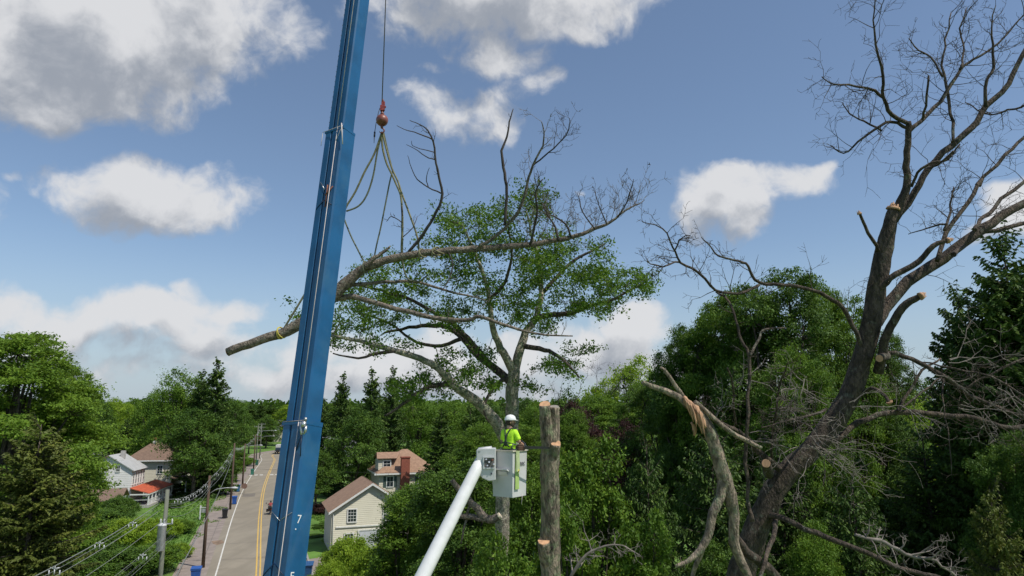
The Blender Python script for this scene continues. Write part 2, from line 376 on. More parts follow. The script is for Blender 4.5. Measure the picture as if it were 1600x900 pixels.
def spruce(name, H, Rb, mat_l, whorl=.42, per=6, step=.13, tuft=.24, tw=.055, seed=1, droop=.25, bare=.04, m=None, power=.85, bark='bark', hang=0.25):
    rg = np.random.default_rng(seed); random.seed(seed); root = empty(name); tr = MB()
    tr.tube([(0, 0, -.3), (0, 0, H * .4), (0, 0, H * .98)], [H * .016 + .05, H * .011 + .03, .02], 7)
    ps = []; ds = []; vals = []; z = H * bare
    while z < H * .985:
        fr = (z - H * bare) / (H * (1 - bare)); Lb = Rb * (1 - fr) ** power
        nb = per if fr < .9 else 4
        for k in range(nb):
            Lk = max(.18, Lb * rg.uniform(.68, 1.12)); th = rg.uniform(0, 2 * PI); el = -.15 - droop * (1 - fr) + .55 * fr + rg.normal() * .08
            if fr > .93: el += .5
            h = np.array([math.cos(th), math.sin(th), 0]); nst = max(3, int(Lk / step)); t = (np.arange(nst) + .6) / nst
            zz = z + rg.uniform(-.5, .5) * whorl + Lk * (math.tan(el) * t + .16 * t * t)
            pts = h[None] * (Lk * t)[:, None]; pts[:, 2] = zz
            tr.tube([(0, 0, z), tuple(pts[nst // 2]), tuple(pts[-1])], [.012 * Lk + .01, .008 * Lk + .006, .004], 3, cap=False)
            bv = rg.uniform(0, 1); side = np.array([-h[1], h[0], 0])
            for s in (-1, 1):
                sl = (.42 * Lk * (1 - t) + .16) * rg.uniform(.7, 1.2, nst)
                dr = side[None] * s * .8 + h[None] * .55 + rg.normal(size=(nst, 3)) * .12; dr[:, 2] -= hang + .1; dr /= np.linalg.norm(dr, axis=1, keepdims=True)
                mt = max(2, int(.30 * Lk / .13) if m is None else m)
                u = (np.arange(mt) + .3) / mt
                q = pts[:, None, :] + dr[:, None, :] * (sl[:, None] * u[None])[..., None]
                q[..., 2] -= hang * .5 * (sl[:, None] * u[None] ** 2)
                ps.append(q.reshape(-1, 3)); ds.append(np.repeat(dr, mt, 0)); vals.append(np.full(nst * mt, bv))
            ps.append(pts); ds.append(np.repeat(h[None], nst, 0)); vals.append(np.full(nst, bv))
        z += whorl * rg.uniform(.7, 1.3)
    p = np.concatenate(ps); d = np.concatenate(ds); bv = np.concatenate(vals)
    p = p + rg.normal(size=p.shape) * .02
    d = d + rg.normal(size=d.shape) * .28; d[:, 2] -= .1; d /= np.linalg.norm(d, axis=1, keepdims=True)
    nr = rg.normal(size=p.shape); nr[:, 2] += .8; b = np.cross(d, nr); b /= np.linalg.norm(b, axis=1, keepdims=True) + 1e-9
    s = tuft * rg.uniform(.6, 1.25, (len(p), 1)); w = tw * rg.uniform(.7, 1.4, (len(p), 1))
    v = np.stack([p - d * s * .3, p - b * w + d * s * .1, p + d * s * .7, p + b * w + d * s * .1], 1).reshape(-1, 3)
    val = np.clip(bv * .5 + rg.uniform(0, 1, len(p)) * .5, 0, 1)
    tr.build('trunk', M[bark], root); mesh_np('crown', v, np.arange(len(p) * 4).reshape(-1, 4), M[mat_l], root, attr=val)
    root['H'] = H; root['Rc'] = Rb; return root

USED = {}
def place(root, px, ytop, Y, wpx, label, cat='tree', group=None, rz=None, z0=0.0, recol=None):
    """stand a tree so its top reaches pixel ytop at ground distance Y, wpx wide"""
    top = PY(px, ytop, Y); H, Rc = root['H'], root['Rc']
    mid = PY(px, min(ytop + 60, 890), Y); d = (mid - Vector((0, 0, CAMH))).dot(Vector((0, CT, ST)))
    sxy = wpx / FPX * d / (2 * Rc); sz = (top.z - z0) / H
    rz = random.uniform(0, 6.28) if rz is None else rz
    if root.name in USED: o = dup(root)
    else: o = root; USED[root.name] = 1
    if 'group' in o and not group: del o['group']
    o.location = (top.x, Y, z0); o.rotation_euler = (0, 0, rz); o.scale = (sxy, sxy, sz)
    if recol:
        for c in KIDS(o):
            if c.name.startswith('crown'):
                c.material_slots[0].link = 'OBJECT'; c.material_slots[0].material = M[recol]
    return tag(o, label, cat, group)
# ---------------------------------------------------------------- ground, road, pavement
def sheet(name, pts, z, m, kind='structure'):
    mb = MB(); mb.poly([(p[0], p[1], z) for p in pts]); o = mb.build(name, m); o['kind'] = kind; return o
def strip(name, line, a, b, z, m, kind='structure', parent=None):
    """ribbon between lateral offsets a and b of a centre line"""
    v = []; f = []
    for i, p in enumerate(line):
        t = (line[min(i + 1, len(line) - 1)] - line[max(i - 1, 0)]); t.z = 0; t.normalize(); n_ = Vector((t.y, -t.x, 0))
        for o_ in (a, b): q = p + n_ * o_; v.append((q.x, q.y, z))
    for i in range(len(line) - 1): f.append((2 * i, 2 * i + 1, 2 * i + 3, 2 * i + 2))
    o = mesh_np(name, v, f, m, parent)
    if kind and not parent: o['kind'] = kind
    return o
M['grass'] = mat('lawn_grass', (.105, .20, .038), .95, .3, .35, .5, 8, col2=(.13, .165, .05), c2pos=(.5, .7), spec=.2)
M['asphalt'] = mat('asphalt', (.265, .232, .178), .92, .10, .4, .2, 30, col2=(.225, .195, .15), c2pos=(.5, .7), stretch=(1.6, .25, 1), spec=.3)
M['walk'] = mat('pavement', (.27, .225, .195), .92, .12, .8, .2, 20, col2=(.19, .15, .13), c2pos=(.55, .75), spec=.3)
M['dirt'] = mat('bare_earth', (.22, .15, .10), .95, .3, 1.5, .4, 10)
M['white_line'] = mat('white_line_paint', (.62, .60, .54), .8, .12, 4)
M['yellow_line'] = mat('yellow_line_paint', (.62, .40, .09), .8, .12, 4)
M['crack'] = mat('tar_seal', (.09, .08, .075), .7, .1, 4)
sheet('ground', [(-4000, -600), (4000, -600), (4000, 7000), (-4000, 7000)], 0, M['grass'])
yl = [G(403, 905), G(404, 880), G(405, 842), G(407, 802), G(411.5, 767), G(419, 743), G(429, 719.5), G(434, 708)]
t0 = (yl[0] - yl[2]).normalized()
yl = [yl[0] + t0 * 75, yl[0] + t0 * 30] + yl
e = yl[-1] - yl[-2]; yl += [yl[-1] + Vector((6, 45, 0)), yl[-1] + Vector((30, 95, 0))]
CL, _ = crom(yl, [0] * len(yl), 8)
ws = [(G(345, 895) - G(403, 895)).length, 0]
strip('road', CL, -4.5, 4.6, .012, M['asphalt'])
strip('pavement', CL, -7.4, -4.5, .016, M['walk'])
strip('kerb', CL, 4.6, 4.8, .12, mat('kerb_stone', (.3, .29, .27), .9, .15, 3))
for nm, a, b, m in (('road_marking', -3.75, -3.61, 'white_line'), ('road_marking', 3.61, 3.75, 'white_line'), ('road_marking', -.24, -.10, 'yellow_line'), ('road_marking', .10, .24, 'yellow_line')):
    strip(nm, CL, a, b, .021, M[m])
strip('road_marking', [p for p in CL], -5.28, -5.24, .022, M['crack'])
# dashed stop bars across the road
cx = G(415, 742); tt = (G(419, 735) - G(411, 750)); tt.z = 0; tt.normalize(); nn = Vector((tt.y, -tt.x, 0))
for k in range(-3, 4):
    if k == 0: continue
    c = cx + nn * (k * 1.15 + .2); mb = MB()
    mb.poly([(c.x + nn.x * a + tt.x * b, c.y + nn.y * a + tt.y * b, .026) for a, b in ((-.36, -.9), (.36, -.9), (.36, .9), (-.36, .9))])
    mb.build('road_marking', M['white_line'])['kind'] = 'structure'
for py, o1, o2 in ((872, -3.6, 3.2), (846, -3.7, .0), (824, -1.5, 3.6), (783, -3.6, 3.6), (760, -3.6, 2.0)):
    a = G(400, py); j = min(range(len(CL)), key=lambda i: (CL[i] - a).length); c = CL[j]; tt_ = (CL[j + 1] - CL[j - 1]).normalized(); n_ = Vector((tt_.y, -tt_.x, 0))
    ln_ = [c + n_ * (o1 + (o2 - o1) * k / 9) + tt_ * random.uniform(-.25, .25) for k in range(10)]; strip('road_marking', ln_, -.035, .035, .017, M['crack'])
sheet('road_marking', [c + n_ * a + tt_ * b for a, b in ((-3.3, -16), (-1.2, -16), (-1.2, -11), (-3.3, -11))], .0165, mat('asphalt_patch', (.17, .15, .125), .9, .12, 1))
# a drive off the road on the right and bare earth by the lot
sheet('driveway', [G(468, 903), G(560, 903), G(572, 868), G(512, 869), G(484, 874), G(470, 872)], .03, M['walk'])
sheet('path', [G(330, 846), G(346, 844), G(351, 848), G(340, 852), G(333, 850)], .027, M['dirt'])
# lawns and verges have blades of their own: short grass tufts
gp = []
def tufts(poly, n):
    xs = [p.x for p in poly]; ys = [p.y for p in poly]; k = 0
    while k < n:
        x, y = random.uniform(min(xs), max(xs)), random.uniform(min(ys), max(ys)); ins = False
        for i in range(len(poly)):
            a, b = poly[i], poly[i - 1]
            if (a.y > y) != (b.y > y) and x < (b.x - a.x) * (y - a.y) / (b.y - a.y) + a.x: ins = not ins
        if ins and all((p.y - y) ** 2 + (p.x - x) ** 2 > 58 for p in CL[::4]) : gp.append((x, y)); k += 1
        else: k += .02
tufts([G(200, 890), G(296, 890), G(330, 838), G(356, 800), G(352, 765), G(250, 772), G(230, 815)], 9000)
tufts([G(482, 868), G(520, 862), G(520, 790), G(486, 800)], 3500)
tufts([G(345, 745), G(378, 745), G(400, 712), G(385, 712)], 2500)
gv = []; ga = []
for x, y in gp:
    th = random.uniform(0, 6.28); c, s = math.cos(th), math.sin(th); h = random.uniform(.05, .16); w = random.uniform(.05, .14)
    gv += [(x - c * w, y - s * w, 0), (x + c * w, y + s * w, 0), (x + c * w * .6 + s * .06, y + s * w * .6 - c * .06, h), (x - c * w * .6 + s * .06, y - s * w * .6 - c * .06, h)]; ga.append(random.random())
M['blade'] = leafmat('grass_blades', (.10, .20, .03), (.15, .27, .045), (.22, .30, .08), .3)
o = mesh_np('grass', gv, np.arange(len(gv)).reshape(-1, 4), M['blade'], attr=ga); o['kind'] = 'stuff'; o['label'] = 'short green lawn grass on both sides of the road'

# ---------------------------------------------------------------- trees: one of each kind
T = {}
T['fa'] = broadleaf('broadleaf_tree', 20, 7, 3, 'broad', 13, 330, 55, .42, 1.1, .6, seed=3)
T['fb'] = broadleaf('broadleaf_tree', 19, 6, 3, 'dark', 11, 300, 55, .42, 1.1, .6, seed=4, lobe=.46)
T['fc'] = broadleaf('broadleaf_tree', 21, 6.5, 4, 'bright', 16, 330, 55, .40, 1.0, .5, seed=5, lobe=.36)
T['fs'] = spruce('conifer_tree', 22, 5, 'needle', .62, 8, .28, .5, .12, seed=6, m=3, power=.62)
T['na'] = broadleaf('leafy_tree', 24, 6, 5, 'dark', 26, 1200, 105, .21, .62, .5, seed=11, lobe=.33, taper=.35)
T['nb'] = broadleaf('leafy_tree', 20, 5.5, 4, 'broad', 22, 950, 110, .20, .60, .45, seed=12, lobe=.34)
T['mp'] = broadleaf('maple_tree', 21, 6.2, 3, 'maple', 34, 1250, 90, .22, .72, .28, seed=22, lobe=.25, taper=.8, low=-.15)
T['sh'] = broadleaf('tall_shrub', 12, 3.6, .5, 'broad', 16, 620, 95, .17, .48, .6, seed=14, lobe=.36)
T['mg'] = broadleaf('broad_leaved_shrub', 13, 3.0, .5, 'broad', 18, 560, 62, .25, .40, .8, seed=15, lobe=.36)
T['bu'] = broadleaf('bush', 3.4, 2.6, .1, 'broad', 12, 240, 90, .19, .42, .7, seed=16, lobe=.42)
T['pu'] = broadleaf('copper_beech', 14, 5, 1, 'purple', 18, 520, 90, .21, .6, .5, seed=17, lobe=.36)
T['sa'] = spruce('spruce_tree', 24, 4.6, 'needle', .36, 9, .13, .28, .06, seed=31, hang=.4, power=.5)
T['sb'] = spruce('spruce_tree', 15, 4.9, 'needle_l', .38, 8, .14, .27, .055, seed=32, hang=.1, power=.6)
T['sc'] = spruce('spruce_tree', 13.5, 3.6, 'needle', .42, 7, .12, .22, .045, seed=33, hang=.5, power=.5)

LEFT = [
 ('mp', 40, 494, 48, 310, 'tall bright green maple at the left edge, highest crown there', 'maple tree', None),
 ('sb', 66, 655, 40, 275, 'broad olive green spruce in front of the maple', 'spruce tree', None),
 ('mp', 112, 548, 54, 130, 'maple shoulder reaching right over the white house roof line', 'maple tree', None),
 ('mp', 70, 650, 58, 150, 'bright green maple low beside the white house with the metal roof', 'maple tree', None),
 ('nb', -10, 640, 66, 240, 'green tree behind the olive spruce at the left edge', 'tree', None),
 ('fs', 342, 561, 125, 88, 'tall dark conifer with pointed top left of the road', 'conifer', None),
 ('fa', 288, 572, 132, 104, 'round green tree against the tall dark conifer left of the road', 'tree', None),
 ('fs', 318, 580, 128, 80, 'second dark conifer between the round tree and the tallest conifer', 'conifer', None),
 ('fb', 312, 636, 118, 96, 'dark tree in front of the tall conifers beside the brown hip roof', 'tree', None),
 ('fa', 240, 604, 150, 70, 'mid green tree behind the brown hip roof', 'tree', None),
 ('fb', 362, 620, 155, 60, 'dark green tree beside the utility poles left of the road', 'tree', None),
 ('nb', 372, 700, 150, 36, 'small leafy tree over the pavement by the poles', 'tree', None),
 ('nb', 357, 712, 128, 40, 'small roadside tree between the second and third pole', 'tree', None),
]
for k, px, yt, Y, w, lab, cat, gr in LEFT: place(T[k], px, yt, Y, w, lab, cat, gr)
MIDS = [
 ('fs', 536, 583, 125, 66, 'pointed dark spruce right of the crane boom', 'spruce'),
 ('fs', 583, 576, 118, 76, 'tall double topped spruce behind the brick chimney house', 'spruce'),
 ('fs', 614, 574, 122, 70, 'dark spruce crowding the double topped spruce', 'spruce'),
 ('fb', 560, 640, 110, 90, 'dark broadleaf tree between the cream houses and the spruces', 'tree'),
 ('fs', 505, 630, 130, 66, 'low dark spruce half hidden by the crane boom', 'spruce'),
 ('fb', 498, 700, 104, 64, 'dark tree standing behind the cream gable house on its left', 'tree'),
 ('fa', 655, 612, 135, 90, 'round green tree right of the spruces on the horizon', 'tree'),
 ('fs', 690, 640, 100, 90, 'dark conifer behind the brick chimney house on its right', 'conifer'),
 ('fs', 735, 635, 92, 90, 'dark conifer behind the aerial bucket', 'conifer'),
 ('fa', 700, 622, 140, 90, 'rounded tree on the horizon left of the pale oak trunk', 'tree'),
 ('nb', 742, 652, 62, 130, 'leafy green tree just behind the bucket boom', 'tree'),
 ('fb', 760, 622, 150, 80, 'dark rounded tree on the horizon under the oak fork', 'tree'),
 ('fa', 830, 622, 130, 80, 'green tree on the horizon between oak trunk and topped trunk', 'tree'),
 ('nb', 815, 655, 70, 140, 'leafy tree behind the worker and the topped trunk', 'tree'),
 ('fb', 880, 610, 120, 80, 'dark tree on the horizon right of the topped trunk', 'tree'),
 ('pu', 905, 618, 62, 130, 'dark purple copper beech right of the topped trunk', 'copper beech'),
 ('pu', 985, 648, 56, 110, 'lower purple copper beech left of the snapped limb', 'copper beech'),
 ('nb', 945, 608, 74, 150, 'mid green tree rising behind the copper beeches', 'tree'),
 ('nb', 1005, 585, 66, 120, 'leafy tree filling the dip left of the dark grove', 'tree'),
 ('nb', 885, 630, 58, 110, 'leafy tree immediately right of the topped trunk top', 'tree'),
 ('mg', 783, 812, 24.5, 130, 'glossy shrub hiding the oak trunk below the bucket', 'shrub'),
 ('mg', 632, 772, 48, 100, 'leafy shrub overlapping the right half of the gable house', 'shrub'),
 ('fc', 985, 548, 85, 120, 'light green tree left of the big dark grove', 'tree'),
 ('fc', 935, 585, 95, 90, 'pale green tree behind the copper beech', 'tree'),
 ('na', 1195, 402, 44, 230, 'tallest broadleaf tree in the dark grove behind the dead tree', 'tree'),
 ('nb', 1125, 432, 46, 170, 'green tree on the left shoulder of the dark grove', 'tree'),
 ('na', 1075, 478, 48, 150, 'lower dark tree at the left end of the grove', 'tree'),
 ('nb', 1295, 420, 48, 150, 'green topped tree on the right of the dark grove', 'tree'),
 ('na', 1360, 500, 50, 130, 'dark tree behind the trunk of the dead tree', 'tree'),
 ('nb', 1240, 520, 38, 160, 'leafy tree low in front of the dark grove', 'tree'),
 ('na', 1040, 560, 52, 150, 'dark tree beside the light green tree left of the grove', 'tree'),
 ('fc', 1395, 600, 62, 140, 'bright green tree seen under the dead tree limbs', 'tree'),
 ('fb', 1450, 590, 75, 130, 'dark tree filling the gap left of the right spruce', 'tree'),
 ('fa', 1340, 560, 80, 150, 'far green tree behind the dead tree fork', 'tree'),
 ('sa', 1565, 368, 33, 300, 'tall dark spruce at the right edge', 'spruce'),
 ('sa', 1495, 455, 38, 200, 'shorter spruce left of the tall right edge spruce', 'spruce'),
 ('sa', 1640, 420, 38, 240, 'dark spruce cut by the right edge of the view', 'spruce'),
 ('na', 1590, 640, 28, 190, 'dark leafy tree low at the right edge', 'tree'),
 ('sc', 1440, 672, 36, 240, 'dark drooping spruce under the long right limb', 'spruce'),
 ('sb', 1545, 752, 26.0, 190, 'low spruce with paler tips at the lower right', 'spruce'),
 ('sa', 1510, 560, 34, 190, 'dark spruce behind the long limb near the right edge', 'spruce'),
 ('sc', 1110, 655, 34, 220, 'drooping spruce behind the snapped hanging limb', 'spruce'),
 ('sc', 1010, 690, 30, 170, 'spruce with hanging sprays right of the glossy shrubs', 'spruce'),
 ('sc', 1215, 700, 36, 220, 'dark spruce behind the dead tree trunk', 'spruce'),
 ('sc', 1330, 740, 31, 200, 'low spruce behind the bare brush right of the dead trunk', 'spruce'),
 ('mg', 925, 655, 30, 150, 'glossy leaved shrub right of the topped trunk', 'shrub'),
 ('mg', 1005, 770, 26, 130, 'low glossy shrub beneath the hanging spruce sprays', 'shrub'),
 ('mg', 885, 735, 27, 120, 'glossy shrub just behind the base of the topped trunk', 'shrub'),
 ('sh', 825, 690, 38, 160, 'dense green shrub behind the white bucket', 'tall shrub'),
 ('sh', 720, 705, 44, 190, 'dense dark green shrub behind the bucket boom', 'tall shrub'),
 ('sh', 650, 745, 50, 160, 'dark leafy shrub overlapping the cream gable house', 'tall shrub'),
 ('mg', 800, 790, 30, 150, 'glossy shrub at the foot of the oak trunk', 'shrub'),
 ('sh', 1265, 800, 30, 130, 'green shrub at the foot of the dead tree', 'tall shrub'),
 ('sh', 1400, 770, 40, 200, 'dark shrub below the bare brush at the lower right', 'tall shrub'),
 ('sh', 1560, 760, 34, 220, 'dark shrub at the lower right corner', 'tall shrub'),
 ('sh', 1120, 830, 32, 150, 'shrub low behind the hanging dead limb', 'tall shrub'),
 ('fc', 1180, 650, 60, 200, 'pale tree deep inside the grove behind the dead trunk', 'tree'),
]
DARKEN = {'sh': 'dark'}
for i, (k, px, yt, Y, w, lab, cat) in enumerate(MIDS): place(T[k], px, yt, Y, w, lab, cat, recol={'sh': 'dark'}.get(k) if i % 2 else None)
# bushes on the left bank and in front of the houses
BUSH = [
 (186, 776, 97, 60, 'dark', 'dark shrub in front of the red roofed porch'),
 (165, 792, 88, 90, 'dark', 'dark shrub below the brown garage roof'),
 (150, 820, 76, 100, 'broad', 'green bush left of the slack cables'),
 (205, 812, 78, 90, 'bright', 'bright bush crossed by the slack cables'),
 (255, 812, 84, 60, 'bright', 'bright bush behind the transformer pole'),
 (284, 812, 88, 44, 'broad', 'green bush right of the transformer pole'),
 (240, 850, 68, 90, 'broad', 'leafy bush at the foot of the transformer pole'),
 (180, 855, 64, 120, 'dark', 'dark bush under the cables at the lower left'),
 (283, 850, 74, 40, 'bright', 'pale green bush beside the first roadside pole'),
 (110, 868, 60, 110, 'dark', 'dark bush at the foot of the olive spruce'),
 (273, 782, 110, 24, 'dark', 'small dark clipped bush on the lawn'),
 (342, 752, 128, 34, 'dark', 'dark hedge bush below the tall conifers'),
 (296, 762, 134, 34, 'dark', 'dark hedge bush beside the lawn behind the spacers'),
 (388, 716, 190, 26, 'broad', 'small roadside bush near the far poles'),
 (504, 818, 92, 34, 'dark', 'dark rounded bush against the cream gable house'),
 (492, 835, 86, 34, 'dark', 'dark low bush left of the cream gable house'),
 (500, 788, 104, 44, 'purple', 'brownish bush behind the lawn by the crane boom'),
 (548, 842, 62, 90, 'bright', 'pale lime bush in front of the garage door'),
 (610, 845, 58, 120, 'bright', 'lime green bush right of the garage door'),
 (520, 880, 58, 70, 'bright', 'low lime bush at the driveway edge'),
 (660, 850, 50, 120, 'broad', 'green bush under the bucket boom'),
 (740, 850, 46, 130, 'broad', 'green bush left of the oak foot'),
]
for px, yt, Y, w, mt, lab in BUSH: place(T['bu'], px, yt, Y, w, lab, 'bush', 'garden bushes', recol=mt)
# the treeline on the horizon
random.seed(5); k = 0
row = []
for i in range(46):
    px = -20 + i * 22.5 + random.uniform(-7, 7); Y = random.uniform(190, 300)
    yt = 622 + random.uniform(-6, 12)
    if 380 < px < 470: Y = random.uniform(285, 340); yt = 634 + random.uniform(-4, 6)
    row.append((px, yt, Y, 10 * 2 * 1067 / Y * random.uniform(.8, 1.1)))
row += [(408, 627, 300, 34), (180, 618, 170, 60), (150, 624, 150, 70), (210, 628, 160, 60), (418, 650, 275, 40), (392, 655, 240, 36), (380, 640, 220, 40), (60, 640, 140, 90), (200, 655, 145, 60), (235, 650, 138, 60), (175, 668, 130, 70)]
row.sort(); KN = {'fa': 'round mid green', 'fb': 'dark rounded', 'fc': 'pale green', 'fs': 'pointed dark conifer'}
TENS = ['', '', 'twenty', 'thirty', 'forty', 'fifty']; ONES = ['', 'first', 'second', 'third', 'fourth', 'fifth', 'sixth', 'seventh', 'eighth', 'ninth', 'tenth', 'eleventh', 'twelfth', 'thirteenth', 'fourteenth', 'fifteenth', 'sixteenth', 'seventeenth', 'eighteenth', 'nineteenth']
def ordw(n): return ONES[n] if n < 20 else (TENS[n // 10] + ' ' + ONES[n % 10] if n % 10 else TENS[n // 10][:-1] + 'ieth')
for n_, (px, yt, Y, w) in enumerate(row):
    k = random.choice(['fa', 'fb', 'fa', 'fb', 'fs', 'fc'])
    place(T[k], px, yt, Y, w, '%s distant treeline tree, %s from the left along the horizon' % (KN[k], ordw(n_ + 1)), 'tree', 'trees of the horizon treeline')
# far woods beyond
rg = np.random.default_rng(9)
n = 4200; ax = rg.uniform(-1.15, 1.15, n); yy = rg.uniform(330, 900, n)
C = np.stack([yy * np.tan(ax * .9), yy, rg.uniform(3, 15, n) + yy * .006], 1)
v, f, val = leaves(C, 7.0, .55, 26, 3.2, rg=rg, center=np.array([0, 300, -60.]), asp=.8)
o = mesh_np('woodland', v, f, M['dark'], attr=val); tag(o, 'far woodland beyond the houses along the horizon', None, None, 'stuff')
# ---------------------------------------------------------------- traced skeletons (pixel, pixel, distance, radius in pixels)
def trace(pts, d0=None, sub=3, jit=.05):
    q = []; r = []
    for i, p in enumerate(pts):
        px, py, rp = p[0], p[1], p[2]; d = p[3] if len(p) > 3 else d0
        q.append(P(px, py, d)); r.append(max(.004, rp * d / FPX))
    return crom(q, r, sub, jit)
def twiggy(mb, pts, rr, dens, ln, lvl=2, up=.12, frm=.25, kids=3, wander=.22, spread=.9, maxr=.03, ratio=.55):
    n = len(pts); s = 0
    tot = sum((pts[i + 1] - pts[i]).length for i in range(n - 1)); acc = 0; nxt = tot * frm
    for i in range(n - 1):
        l = (pts[i + 1] - pts[i]).length; acc += l
        while acc > nxt:
            d = (pts[i + 1] - pts[i]).normalized(); side = d.cross(rv()).normalized()
            t = acc / tot
            grow(mb, pts[i + 1], d * .55 + side * spread + Vector((0, 0, up * 2)), ln * random.uniform(.5, 1.2) * (1.15 - .5 * t), min(maxr, rr[i] * .55), lvl, up, kids, wander, spread, ratio=ratio)
            nxt += dens * random.uniform(.5, 1.5)

